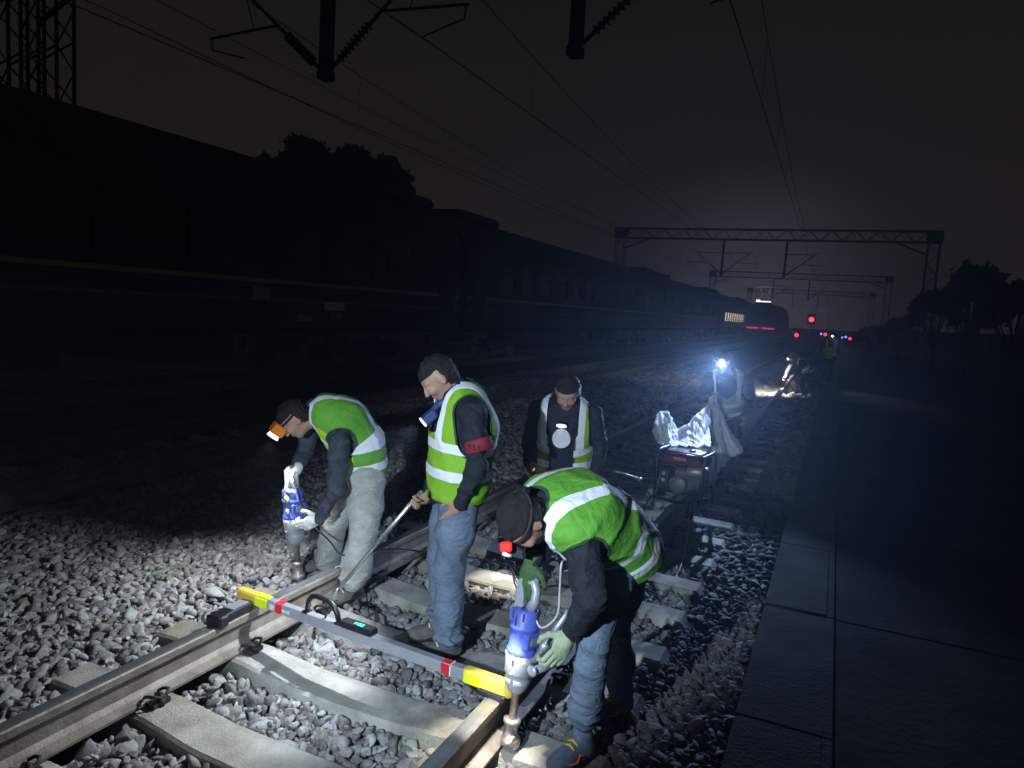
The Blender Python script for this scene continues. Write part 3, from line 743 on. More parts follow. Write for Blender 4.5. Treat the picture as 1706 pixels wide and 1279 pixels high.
# A: bending worker astride the left rail
def A4(*p): return [at(*q) for q in p]
hdA = mixd(25); lfA = np.array([-hdA[1], hdA[0], 0])
pel, wai, che, nec = A4((604, 772, 4.66), (598, 740, 4.64), (570, 704, 4.60), (535, 684, 4.57))
shc = at(545, 700, 4.57)
armL = [at(566, 738, 4.39), at(561, 812, 4.34), at(531, 862, 4.46)]; armR = [at(518, 700, 4.76), at(508, 752, 4.80), at(494, 782, 4.66)]
hAf = nrm(hdA*.55-UP*.80)
personA = person('bending worker in pale trousers and white gloves astride the left rail', dict(
    foot=(-.8, 3.75, GZ), pel=pel, wai=wai, che=che, nec=nec, hed=at(491, 698, 4.50), side_p=lfA, side_c=nrm(armL[0]-armR[0]), hf=hAf, hu=nrm(hdA*.8+UP*.5),
    arm_L=armL, arm_R=armR, hand_L=(nrm(hdA*.75-UP*.5+lfA*-.25), nrm(-lfA*.8+UP*.1), UP, 1.25), hand_R=(nrm(hdA*.35-UP*.7), nrm(lfA*.5-UP*.3-hdA*.6), lfA, 1.15),
    leg_L=[at(612, 800, 4.55), at(606, 885, 4.43), at(588, 968, 4.47)], leg_R=[at(588, 792, 4.78), at(558, 868, 4.78), at(545, 940, 4.92)],
    toe_L=hdA+lfA*.3, toe_R=hdA, gz_L=GZ-.01, gz_R=GZ+.0),
    dict(trousers=khaki, jacket=darkj, vest=vestg, shoe=shoed, trouser=1.16, seed=11, hem=-.115, bands=(.0, .135), vs=.11, bulk=1.2, fth=.09, sleeve=1.05, hole=.008, glove_L=glovew, glove_R=glovew,
         lamp=dict(target=at(420, 955, 4.6), power=45, angle=96, glow=1.6, blend=.6, col=(.90, .95, 1), case=orangep, scale=1.9)))

# C: bending worker at the right rail
hdC = mixd(38); lfC = np.array([-hdC[1], hdC[0], 0])
armL = [at(972, 918, 2.78), at(985, 1000, 2.71), at(948, 1056, 2.80)]; armR = [at(897, 848, 3.05), at(897, 893, 3.15), at(886, 936, 3.0)]
personC = person('bending worker in blue jeans and black sleeves beside the right rail, nearest of all', dict(
    foot=(1.12, 2.75, -.17), pel=at(1032, 908, 3.12), wai=at(1005, 880, 3.05), che=at(960, 858, 2.95), nec=at(915, 852, 2.87), hed=at(873, 868, 2.80),
    side_p=nrm(lfC*.95-UP*.05), side_c=nrm(armL[0]-armR[0]), hf=nrm(hdC*.22-UP*.95), hu=nrm(hdC*.95+UP*.22),
    arm_L=armL, arm_R=armR, hand_L=(nrm(hdC*.55-UP*.75), nrm(-lfC*.7-hdC*.2), -UP*.2+hdC, 1.1), hand_R=(nrm(-UP*.9+hdC*.35), nrm(-hdC*.9-UP*.35), lfC, 1.35),
    leg_L=[at(1025, 945, 3.02), at(990, 1060, 2.86), at(972, 1196, 2.95)], leg_R=[at(1052, 925, 3.24), at(1024, 1040, 3.16), at(1035, 1150, 3.35)],
    toe_L=hdC*.9+lfC*.1, toe_R=hdC, gz_L=-.17, gz_R=-.19),
    dict(trousers=jean, jacket=navy, vest=vestg, shoe=shoeg, accent=yellow, trouser=.92, seed=21, hem=-.075, bands=(.010, .125), vs=.11, bulk=1.25, ah=.080, sleeve=1.10, hole=.006, nofront=True, glove_L=glovep, glove_R=gloveg,
         h=.0085, lamp=dict(target=at(812, 1178, 2.95), power=120, angle=38, glow=.05, blend=.8, col=(1, .96, .88), rear=True)))
m = MB(); c_ = at(843, 911, 2.68); Rq = np.array([CR, CF, CU]).T
m.rbox(c_, (.044, .02, .036), .006, Rq); o_ = m.build('red_tail_light', emitm('red_glow', (1, .015, .01), 1.7), personC); o_.matrix_parent_inverse = Matrix.Translation(-personC.location)

# D: worker facing us behind, vest open
L_, hd, lf = stand_frame((.28, 4.62, GZ), mixd(80), .96)
personD = person('worker facing us, open vest over dark top with a round white print', dict(
    foot=L_(0, 0, 0), pel=L_(-.10, 0, .80), wai=L_(-.09, 0, .93), che=L_(-.02, 0, 1.13), nec=L_(.05, 0, 1.29), hed=L_(.14, .02, 1.40), side_p=lf, side_c=lf,
    hf=nrm(hd*.75-UP*.65), hu=nrm(hd*.6+UP*.8), arm_L=[L_(.0, .205, 1.24), L_(-.02, .27, .98), L_(.10, .26, .76)], arm_R=[L_(.0, -.205, 1.24), L_(-.02, -.25, .98), L_(.18, -.20, .84)],
    hand_L=(nrm(hd*.5-UP*.8), -lf, hd, .9), hand_R=(nrm(hd*.8-UP*.2), lf, UP, 1.1),
    leg_L=[L_(-.10, .09, .78), L_(.06, .10, .42), L_(0, .11, .085)], leg_R=[L_(-.10, -.09, .78), L_(.06, -.10, .42), L_(0, -.11, .085)], toe_L=hd, toe_R=hd, gz_L=GZ, gz_R=GZ),
    dict(trousers=blkt, jacket=navy, vest=vestd, shoe=shoed, seed=31, hem=-.08, bands=(.06, .20), vs=.125, bulk=1.15, open=.085, glove_L=blackr, h=.011))
m = MB(); c_ = L_(.16, .0, 1.07); A_ = np.array([lf, hd, UP]).T
m.add([c_+lf*.062*math.cos(t)*(1-.15*math.sin(t))+UP*.068*math.sin(t)+hd*(.005-.03*math.cos(t)**2) for t in np.linspace(0, 2*math.pi, 25)[:-1]], [tuple(range(24))])
o_ = m.build('shirt_print', mat('print_white', (.62, .64, .70), .8, 0, .1, 30), personD); o_.matrix_parent_inverse = Matrix.Translation(-personD.location)

m = MB(); q0 = c_+UP*.10+hd*.03; m.lathe(q0, nrm(hd*.5-UP), [(.0, -.012), (.032, -.010), (.036, .004), (.036, .008)], 18); o_ = m.build('chest_lamp', black, personD); o_.matrix_parent_inverse = Matrix.Translation(-personD.location)
m = MB(); m.lathe(q0+nrm(hd*.5-UP)*.008, nrm(hd*.5-UP), [(.026, 0), (.034, .002), (.034, .006), (.026, .007)], 18); m.build('lamp_ring', emitm('ring_glow', (1, .98, .9), 2.5), o_)
spot('chest_light', q0+nrm(hd*.5-UP)*.03, (.0, 4.36, -.22), 170, 27, .9, (1, .97, .90), .01)
# E: worker behind the generator, lamp towards us
L_, hd, lf = stand_frame((.90, 8.12, -.19), mixd(75), 1.0)
Pa = at(1185, 664, 7.55)
personE = person('worker behind the generator holding up plastic, headlamp glaring at the camera', dict(
    foot=L_(0, 0, 0), pel=L_(-.14, 0, .84), wai=L_(-.10, 0, .96), che=L_(.0, 0, 1.15), nec=L_(.09, -.03, 1.30), hed=L_(.16, -.09, 1.43), side_p=lf, side_c=lf,
    hf=nrm(hd*.93-UP*.25), hu=UP, arm_L=[L_(.04, .20, 1.24), L_(.10, .27, 1.0), L_(.28, .20, .86)], arm_R=[L_(.04, -.20, 1.24), L_(.14, -.26, 1.0), Pa+np.array([0, .05, .02])],
    hand_L=(nrm(hd*.7-UP*.5), -lf, UP, 1.0), hand_R=(nrm(hd*.6-UP*.6), -UP*.5+lf, lf, 1.5),
    leg_L=[L_(-.14, .09, .82), L_(.02, .11, .45), L_(0, .12, .085)], leg_R=[L_(-.14, -.09, .82), L_(.02, -.10, .45), L_(0, -.11, .085)], toe_L=hd, toe_R=hd, gz_L=-.19, gz_R=-.19),
    dict(trousers=blkt, jacket=navy, vest=vestg, shoe=shoeg, seed=41, hem=-.09, bands=(.04, .18), vs=.12, h=.014, nofront=True,
         lamp=dict(target=(.95, 5.6, .45), power=460, angle=80, glow=110, blend=1.0, col=(.42, .60, 1.0))))

# F, G: the two far workers
L_, hd, lf = stand_frame((1.18, 20.6, -.19), mixd(15), 1.0)
tF = (0.35, 20.6, -.1)
person('far worker crouching over the right rail with an orange helmet, lamp lighting the sleepers', dict(
    foot=L_(0, 0, 0), pel=L_(-.22, 0, .62), wai=L_(-.12, 0, .74), che=L_(.06, 0, .86), nec=L_(.22, 0, .96), hed=L_(.34, .0, 1.04), side_p=lf, side_c=lf,
    hf=nrm(hd*.7-UP*.7), hu=nrm(hd*.6+UP*.7), arm_L=[L_(.15, .19, .90), L_(.28, .22, .62), L_(.42, .12, .42)], arm_R=[L_(.15, -.19, .90), L_(.30, -.22, .62), L_(.42, -.10, .48)],
    hand_L=(nrm(hd*.6-UP*.7), -lf, hd, 1), hand_R=(nrm(hd*.6-UP*.7), lf, hd, 1),
    leg_L=[L_(-.20, .10, .60), L_(.16, .18, .46), L_(0, .16, .085)], leg_R=[L_(-.20, -.10, .60), L_(.16, -.16, .46), L_(0, -.15, .085)], toe_L=hd, toe_R=hd, gz_L=-.19, gz_R=-.19),
    dict(trousers=blkt, jacket=navy, vest=vestd, shoe=shoed, seed=51, h=.02, hat='helmet', hairmat=orangep, lamp=dict(target=tF, power=300, angle=130, glow=25, blend=.8, col=(1, .95, .82), case=orangep)))
L_, hd, lf = stand_frame((1.80, 25.2, -.15), mixd(70), 1.0)
person('farthest worker standing upright in a brightly lit reflective vest beyond the crouching one', dict(
    foot=L_(0, 0, 0), pel=L_(0, 0, .92), wai=L_(0, 0, 1.04), che=L_(0, 0, 1.24), nec=L_(.02, 0, 1.43), hed=L_(.06, 0, 1.56), side_p=lf, side_c=lf,
    hf=nrm(hd-UP*.2), hu=UP, arm_L=[L_(0, .2, 1.36), L_(0, .27, 1.08), L_(.18, .22, .95)], arm_R=[L_(0, -.2, 1.36), L_(0, -.27, 1.08), L_(.15, -.22, .92)],
    hand_L=(nrm(hd-UP*.3), -lf, UP, 1), hand_R=(nrm(hd-UP*.3), lf, UP, 1),
    leg_L=[L_(0, .09, .9), L_(.01, .1, .48), L_(0, .11, .085)], leg_R=[L_(0, -.09, .9), L_(.01, -.1, .48), L_(0, -.11, .085)], toe_L=hd, toe_R=hd, gz_L=-.15, gz_R=-.15),
    dict(trousers=blkt, jacket=navy, vest=vestg, shoe=shoed, seed=61, h=.02, lamp=dict(target=(3.0, 21.2, -.1), power=110, angle=28, glow=25, blend=.9, col=(.9, .95, 1))))
# ------------------------------------------------------------------ power tools
def pbox(m, c, size, R, b=.006): return m.rbox(c, size, b, R)
def drill(tip, top, front, label, decal, wk=1.2):
    """tip on the ground, top of the handle; front = where the switch side points"""
    tip = np.array(tip, float); ax = np.array(top)-tip; Ln = np.linalg.norm(ax); ax = ax/Ln; k = Ln/.66
    fr = nrm(np.array(front)-ax*np.dot(front, ax)); sd = np.cross(ax, fr); R = np.array([sd, fr, ax]).T
    root = empty('power_tool', label, 'power tool'); root.location = tip; inv = Matrix.Translation(-Vector(tip))
    def bd(m, n, mt, par=root): o = m.build(n, mt, par); o.matrix_parent_inverse = inv if par is root else Matrix.Identity(4); return o
    P = lambda h, f=0, s=0: tip+ax*h*k+fr*f*k+sd*s*k
    m = MB(); m.lathe(tip, ax, [(r*k*wk, h*k) for r, h in [(.024, 0), (.030, .004), (.031, .028), (.022, .032), (.022, .085), (.027, .088), (.029, .092), (.029, .104), (.018, .108)]], 20); m.lathe(P(.02, .02), nrm(fr+ax*.15), [(.028*k, -.02), (.030*k, -.01), (.030*k, .012), (.02*k, .014)], 14)
    bd(m, 'socket', steelr)
    m = MB(); m.lathe(tip, ax, [(r*k*wk, h*k) for r, h in [(.0135, .10), (.0135, .205), (.017, .207), (.018, .222)]], 16); bd(m, 'shaft', mat('rusty_shaft', (.36, .27, .20), .4, .8, 0, 50, .2, 150, col2=(.58, .52, .48)))
    m = MB(); m.lathe(tip, ax, [(r*k*wk, h*k) for r, h in [(.020, .215), (.030, .224), (.036, .240), (.043, .258), (.043, .275), (.040, .285), (.046, .292), (.049, .300), (.050, .345), (.0505, .372)]], 24)
    for i in range(13): t = 2*math.pi*i/13; m.box(P(.376)+k*wk*.047*(fr*math.cos(t)+sd*math.sin(t)), (.010*k, .010*k, .018*k), R, .3)
    for s in (-1, 1):
        for h in (.305, .362): m.lathe(P(h, .015, s*.052*wk)-sd*s*.01*k, sd*s, [(.006*k, 0), (.006*k, .014*k), (0, .015*k)], 6)
    g_ = bd(m, 'gear_housing', greyp)
    m = MB(); 
    m.lathe(tip, ax, [(r*k*wk, h*k) for r, h in [(.045, .366), (.050, .374), (.050, .392), (.0455, .398), (.0455, .470), (.050, .474), (.050, .486), (.044, .492), (.044, .535), (.036, .552)]], 24)
    pbox(m, P(.435, .030), (.070*k*wk, .05*k*wk, .062*k), R); pbox(m, P(.515, -.02), (.064*k*wk, .06*k*wk, .05*k), R)
    mh = bd(m, 'motor_housing', bluep)
    m = MB(); pbox(m, P(.435, .030+.0265*wk), (.046*k, .004*k, .030*k), R, .001); pl = bd(m, 'rating_plate', mat('plate_grey', (.22, .22, .26), .5), mh)
    if decal:
        m = MB()
        for h, r_ in ((.500, .022), (.425, .017)):
            cc = P(h, .030, -.044*wk)
            m.lathe(cc-sd*0, -sd, [(r_*k, 0), (r_*k, .006*k), (0, .0065*k)], 18)
        bd(m, 'yellow_decal', mat('decal_yellow', (.65, .75, .12), .5), mh)
    m = MB(); m.tube([P(.505, .0, 0), P(.505, .001)], .0515*k*wk, 24)
    for i in range(6): m.box(P(.526-.0*i, 0)+k*wk*.0445*(fr*math.cos(i*1.05)+sd*math.sin(i*1.05)), (.006*k, .006*k, .03*k), R)
    bd(m, 'vent_ring', darkg, mh)
    m = MB()                                                     # closed D handle on top
    h_ = [(.53, -.022), (.565, -.040), (.60, -.046), (.64, -.038), (.660, -.010), (.655, .022), (.63, .036), (.59, .036), (.555, .022)]
    m.tube([P(a, b) for a, b in h_], [q_*k*wk for q_ in (.020, .017, .016, .0165, .017, .016, .015, .016, .021)], 12)
    pbox(m, P(.598, -.036), (.046*k, .042*k, .125*k), R, .012); pbox(m, P(.655, -.012), (.042*k, .07*k, .034*k), R, .012)
    th = bd(m, 'top_handle', greyp)
    m = MB(); pbox(m, P(.60, -.026), (.016*k, .014*k, .04*k), R, .003); bd(m, 'switch', black, th)
    m = MB(); m.tube([P(.33, .045), P(.335, .085), P(.345, .10)], .013*k, 10); m.tube([P(.345, .10, -.035), P(.345, .10, .10)], .016*k, 12); m.lathe(P(.345, .10, -.035), -sd, [(.021*k, 0), (.021*k, .012*k), (.01*k, .014*k)], 12)
    bd(m, 'side_handle', greyp)
    return root, P
rt, PA = drill(at(497, 963, 4.74), at(486, 782, 4.66), nrm(at(530, 905, 4.5)-at(490, 905, 4.7)), 'blue and grey power tool with yellow decals, held outside the left rail', True, 1.32)
rt, PC = drill(at(848, 1240, 3.0), at(884, 967, 2.98), nrm(at(935, 1075, 2.85)-at(872, 1090, 2.98)), 'blue and silver power tool of the front bending worker, socket at the right rail', False)

m = MB(); q0, q1 = PC(.365, .07), at(948, 1016, 2.88); m.tube([q0, q0*.4+q1*.6, q1], .0135, 10); m.lathe(q0*.75+q1*.25, q1-q0, [(.018, 0), (.019, .004), (.019, .03), (.0, .031)], 12)
o_ = m.build('support_bar', alum, rt); o_.matrix_parent_inverse = Matrix.Translation(-rt.location)
# ------------------------------------------------------------------ track gauge
a = np.array((-.86, 2.80, .050)); b_ = np.array((.835, 2.665, .050)); gx = nrm(b_-a); gy = np.cross((0, 0, 1.), gx); gz = np.array((0, 0, 1.)); GR = np.array([gx, gy, gz]).T; GL = np.linalg.norm(b_-a)
root = empty('track_gauge', 'silver digital track gauge with yellow ends and black handle laid across both rails', 'track gauge'); 
G = lambda u, v=0, w_=0: a+gx*u+gy*v+gz*w_
m = MB(); m.rbox(G(GL/2), (GL-.44, .042, .054), .004, GR); bar = m.build('bar', alum, root)
m = MB(); m.rbox(G(.115), (.24, .052, .062), .010, GR); m.build('end_cap', yellow, root)
m = MB(); m.rbox(G(GL-.12), (.25, .054, .066), .010, GR)
for u in (.06, .13, .19): m.lathe(G(GL-u, 0, .028), gz, [(.005, 0), (.005, .002), (0, .0021)], 8)
m.build('end_cap', yellow, root)
m = MB(); m.box(G(.19, -.0272), (.085, .003, .044), GR); m.box(G(.19, 0, .0317), (.085, .036, .002), GR); m.build('lime_sticker', limes, bar)
m = MB(); m.box(G(GL-.19, -.0282), (.085, .003, .046), GR); m.build('lime_sticker', limes, bar)
m = MB()
for u in (.315, GL-.335):
    m.box(G(u, -.0224), (.045, .003, .048), GR); m.box(G(u, 0, .0283), (.045, .038, .002), GR)
m.build('red_tape', redp, bar)
m = MB(); m.box(G(GL-.309, -.0226), (.006, .003, .050), GR); m.box(G(GL-.309, 0, .0286), (.006, .040, .002), GR)
for i in range(3): m.box(G(.255+i*.011, -.0226, -.002), (.005, .003, .026), GR)
m.build('white_mark', whitep, bar)
m = MB()
def glyph(u, segs, w_, h): 
    for (x0, y0, x1, y1) in segs:
        cx, cy = (x0+x1)/2, (y0+y1)/2; m.box(G(u+cx*w_, -.0226, cy*h-.008), (max(abs(x1-x0)*w_, .0022), .003, max(abs(y1-y0)*h, .0022)), GR)
SEG = {'A': [(0, 0, 0, 1), (1, 0, 1, 1), (0, 1, 1, 1), (0, .5, 1, .5)], 'L': [(0, 0, 0, 1), (0, 0, 1, 0)], 'C': [(0, 0, 0, 1), (0, 1, 1, 1), (0, 0, 1, 0)]}
for i, ch in enumerate('ALCC'): glyph(.345+i*.014+.0, SEG[ch], .009, .012)
m.build('lettering', whitep, bar)
m = MB(); hu = .60                                          # arched handle
m.tube([G(hu-.105, 0, .02), G(hu-.095, 0, .085), G(hu-.075, 0, .115), G(hu-.04, 0, .125), G(hu+.04, 0, .120), G(hu+.075, 0, .105), G(hu+.098, 0, .07), G(hu+.115, 0, .02)], .0135, 10)
m.tube([G(hu+.02, 0, .02), G(hu+.03, 0, .075), G(hu+.07, 0, .105)], .006, 8); m.box(G(hu-.105, 0, .028), (.035, .042, .01), GR); m.box(G(hu+.115, 0, .028), (.035, .042, .01), GR)
m.build('handle', black, root)
m = MB(); m.rbox(G(hu+.235, 0, .040), (.205, .060, .034), .008, GR); db = m.build('display_box', black, root)
m = MB(); du = hu+.22; D7 = {'0': 'abcdef', '1': 'bc', '3': 'abgcd', '4': 'fgbc', '5': 'afgcd'}
SP7 = {'a': (0, 1, 1, 1), 'b': (1, .5, 1, 1), 'c': (1, 0, 1, .5), 'd': (0, 0, 1, 0), 'e': (0, 0, 0, .5), 'f': (0, .5, 0, 1), 'g': (0, .5, 1, .5)}
for i, ch in enumerate('1435'):
    for sg in D7[ch]:
        x0, y0, x1, y1 = SP7[sg]; cx, cy = (x0+x1)/2, (y0+y1)/2
        m.box(G(du+.017*i+cx*.010-.01, (cy-.5)*.020-.004, .0577), (max(abs(x1-x0)*.010, .0032), max(abs(y1-y0)*.020, .0032), .002), GR)
m.build('readout', emitm('readout_cyan', (.05, 1, .75), 1.6), db)
fd = nrm(np.array((.06, -1, 0))); fs = np.cross(fd, gz); FR = np.array([fs, fd, gz]).T; FP = lambda v, s=0, z=0: np.array((-.762, 2.775, .022))+fd*v+fs*s+gz*z
m = MB(); m.rbox(FP(.13, 0, .004), (.078, .22, .052), .008, FR); m.rbox(FP(.235, 0, .0), (.10, .065, .064), .01, FR)
ef = m.build('rail_foot', black, root)
m = MB(); m.box(FP(.10, 0, .0315), (.060, .11, .004), FR); m.build('foot_plate', alum, ef)
m = MB(); m.lathe(FP(.235, .048, 0), fs, [(0, 0), (.027, .001), (.030, .03), (.0, .032)], 14); m.build('foot_roller', alum, ef)
m = MB(); m.rbox(G(GL-.085, -.01, -.040), (.13, .055, .028), .006, GR); m.lathe(G(GL-.16, -.01, -.062), gz, [(.012, 0), (.012, .03)], 10); m.build('rail_foot', black, root)

m = MB(); p0 = at(556, 990, 3.98); p1 = poleT+UP*.01; p0 = np.array((p0[0], p0[1], p0[2])); m.tube([p0, p0+(p1-p0)*1.04], .0115, 10)
m.lathe(p0, p1-p0, [(.006, -.02), (.012, -.01), (.015, 0), (.015, .05), (.012, .052)], 10)
o_ = m.build('silver_pole', mat('pole_steel', (.62, .62, .66), .25, .9, .05)); tag(o_, 'thin silver pole leaning from the gauge up to the standing worker', 'pole')
# reaches the ground behind the gauge
m = MB()
def cable(pts, r=.005, sub=8):
    P = [np.array(p, float) for p in pts]; out = []
    for i in range(len(P)-1):
        p0_, p1_, p2_, p3_ = P[max(i-1, 0)], P[i], P[i+1], P[min(i+2, len(P)-1)]
        for j in range(sub): t_ = j/sub; out.append(.5*((2*p1_)+(-p0_+p2_)*t_+(2*p0_-5*p1_+4*p2_-p3_)*t_*t_+(-p0_+3*p1_-3*p2_+p3_)*t_**3))
    out.append(P[-1]); return out
m.tube(cable([PA(.55, .05), PA(.40, .12), at(548, 900, 4.45), at(575, 925, 4.4), at(640, 915, 4.55), at(700, 918, 4.75), (-.1, 4.6, -.19), (.2, 4.3, -.19), (.55, 4.9, -.18), (.55, 6.3, .05)]), .005, 7)
tag(m.build('cable', blackr), 'black cable running from the left tool over the rail towards the generator', 'cable')
m = MB(); m.tube(cable([PC(.56, .03), PC(.50, .08), at(928, 1025, 2.85), at(933, 975, 2.8), at(938, 935, 2.78), at(960, 960, 3.2), (1.0, 3.5, -.17), (1.05, 5.2, -.2), (.9, 6.4, .02)]), .0045, 7)
tag(m.build('cable', mat('white_cord', (.5, .5, .5), .6)), 'thin white cord hanging from the front power tool beside the sleeve', 'cable')
m = MB(); m.tube([at(1003, 778, 6.0), at(1063, 797, 5.9)], .010, 8); m.tube([at(1063, 797, 5.9), at(1068, 799, 5.9)], .016, 8)
tag(m.build('metal_rod', steelr), 'slim metal rod lying low beside the generator, pale tip to the right', 'rod')

# ------------------------------------------------------------------ generator on the right rail
root = empty('generator', 'small petrol generator with dark red tank in a black tube frame', 'generator'); gc = np.array((.80, 6.55, .012)); th = math.radians(-8)
ux = nrm((math.cos(th), math.sin(th), 0)); uy = np.array((-ux[1], ux[0], 0)); R = np.array([ux, uy, UP]).T; Q = lambda x, y, z: gc+ux*x+uy*y+UP*z
for x in (-.22, .22):
    m = MB(); m.tube([Q(x, -.17, .012), Q(x, -.17, .40), Q(x, -.15, .445), Q(x, -.11, .46), Q(x, .11, .46), Q(x, .15, .445), Q(x, .17, .40), Q(x, .17, .012), Q(x, -.17, .012)], .0125, 8); m.build('frame', black, root)
for y in (-.17, .17):
    for z in (.012, .445):
        m = MB(); m.tube([Q(-.22, y if z < .1 else y*.85, z), Q(.22, y if z < .1 else y*.85, z)], .0125, 8); m.build('crossbar', black, root)
m = MB(); m.rbox(Q(0, 0, .385), (.40, .27, .11), .03, R); m.rbox(Q(0, 0, .445), (.33, .20, .03), .012, R); m.lathe(Q(.05, 0, .455), UP, [(.03, 0), (.03, .018), (.0, .02)], 14)
tk = m.build('fuel_tank', mat('tank_red', (.055, .005, .014), .28), root)
m = MB(); m.box(Q(-.02, -.138, .40), (.12, .004, .03), R); m.build('tank_label', mat('faded_red', (.5, .1, .1), .5), tk)
m = MB(); m.rbox(Q(.06, .02, .19), (.26, .24, .24), .02, R)
for i in range(7): m.box(Q(.06, -.104, .10+.028*i), (.24, .012, .010), R)
m.build('engine', darkg, root)
m = MB(); m.lathe(Q(-.02, -.13, .16), -uy, [(.085, -.02), (.085, .01), (.07, .022), (.03, .03), (0, .032)], 22); m.build('recoil_starter', mat('starter_grey', (.12, .125, .13), .5, .3), root)
m = MB(); m.rbox(Q(-.15, -.08, .20), (.11, .14, .20), .01, R); m.box(Q(-.15, -.152, .22), (.08, .006, .10), R); m.build('control_panel', black, root)
for z in (.25, .19): m = MB(); m.lathe(Q(-.15, -.156, z), -uy, [(.018, 0), (.018, .008), (0, .009)], 12); m.build('power_outlet', greyp, root)
m = MB(); m.lathe(Q(.13, -.10, .30), ux, [(.035, -.08), (.045, -.07), (.045, .06), (.02, .07)], 14); m.build('muffler', steelr, root)
m = MB(); m.box(Q(.05, -.155, .285), (.20, .004, .010), R); m.build('orange_trim', mat('dull_orange', (.35, .12, .03), .6), root)

# clear plastic sheeting
pm = bpy.data.materials.new('clear_plastic_sheet'); pm.use_nodes = True; t = pm.node_tree; t.nodes.remove(t.nodes['Principled BSDF']); ou = t.nodes['Material Output']
df = t.nodes.new('ShaderNodeBsdfDiffuse'); df.inputs['Color'].default_value = (.88, .89, .92, 1); tl = t.nodes.new('ShaderNodeBsdfTranslucent'); tl.inputs['Color'].default_value = (.88, .90, .94, 1)
gl = t.nodes.new('ShaderNodeBsdfGlossy'); gl.inputs['Roughness'].default_value = .42; tr = t.nodes.new('ShaderNodeBsdfTransparent')
x1 = t.nodes.new('ShaderNodeMixShader'); x1.inputs[0].default_value = .5; x2 = t.nodes.new('ShaderNodeMixShader'); x2.inputs[0].default_value = .05; x3 = t.nodes.new('ShaderNodeMixShader'); x3.inputs[0].default_value = .10
t.links.new(df.outputs[0], x1.inputs[1]); t.links.new(tl.outputs[0], x1.inputs[2]); t.links.new(x1.outputs[0], x2.inputs[1]); t.links.new(gl.outputs[0], x2.inputs[2]); t.links.new(x2.outputs[0], x3.inputs[1]); t.links.new(tr.outputs[0], x3.inputs[2]); t.links.new(x3.outputs[0], ou.inputs[0])
def sheet(name, apexes, hemp, n=90, mrows=26, amp=.03, seed=1, waves=9, parent=None):
    """apexes, hemp: polylines in world space; the sheet hangs between them in folds"""
    rs = np.random.RandomState(seed); ph = rs.uniform(0, 6.28, 6)
    def samp(P, u):
        P = np.array(P, float); d = np.r_[0, np.cumsum(np.linalg.norm(np.diff(P, axis=0), axis=1))]; d = d/max(d[-1], 1e-6); return np.stack([np.interp(u, d, P[:, i]) for i in range(3)], -1)
    u = np.linspace(0, 1, n); A_ = samp(apexes, u); H_ = samp(hemp, u); V = []
    for j in range(mrows):
        v = j/(mrows-1); P = A_*(1-v)+H_*v
        P[:, 2] -= .05*np.sin(math.pi*v)*(1 if seed else 0)
        f = amp*(.25+v)*(np.sin(waves*2*math.pi*u*.5+ph[0])+.6*np.sin(waves*2*math.pi*u+ph[1]+2*v)+.35*np.sin(waves*4.3*math.pi*u+ph[2]-3*v)+.3*np.sin(9*v+ph[3]+6*u))
        cr_ = sum(np.abs(np.sin(u*k1+v*k2+ph[k3 % 6]))-.6 for k1, k2, k3 in ((11, 7, 0), (23, -13, 1), (-37, 17, 2), (53, 29, 3), (71, -41, 4)))
        P += (amp*.42*cr_)[:, None]*nrm(TC*.6-IL*.5+np.array((0, 0, .6)))
        P += f[:, None]*nrm(TC+.3*IL)+.4*f[:, None]*np.roll([1, 0, 0], 0); V.append(P)
    V = np.concatenate(V); F = np.array([(j*n+i, j*n+i+1, (j+1)*n+i+1, (j+1)*n+i) for j in range(mrows-1) for i in range(n-1)])
    o = mesh_np(name, V, F, pm, parent, True); so = o.modifiers.new('film', 'SOLIDIFY'); so.thickness = .0015; return o
o_ = sheet('plastic_sheet', [Pa+[-.02, 0, .02], Pa+[.05, 0, .01], Pa+[.02, .05, .0]], [at(1150, 748, 7.0), at(1168, 792, 7.1), at(1186, 805, 7.2), at(1202, 776, 7.25), at(1238, 752, 7.4), at(1232, 735, 7.7)], 110, 30, .022, 2, 7)
tag(o_, 'translucent plastic sheet gathered in the worker\'s hand and hanging beside the generator', 'plastic sheet')
o_ = sheet('plastic_sheet', [at(1085, 712, 7.0), at(1098, 684, 7.05), at(1112, 686, 7.1), at(1128, 714, 7.1), at(1146, 706, 7.1), at(1156, 694, 7.15), at(1168, 684, 7.25), at(1182, 672, 7.45)], [at(1100, 736, 6.85), at(1112, 750, 6.75), at(1135, 742, 6.75), at(1155, 744, 6.8), at(1180, 742, 6.9)], 110, 22, .030, 5, 8)
tag(o_, 'crumpled plastic sheet peaking behind and left of the generator tank', 'plastic sheet')

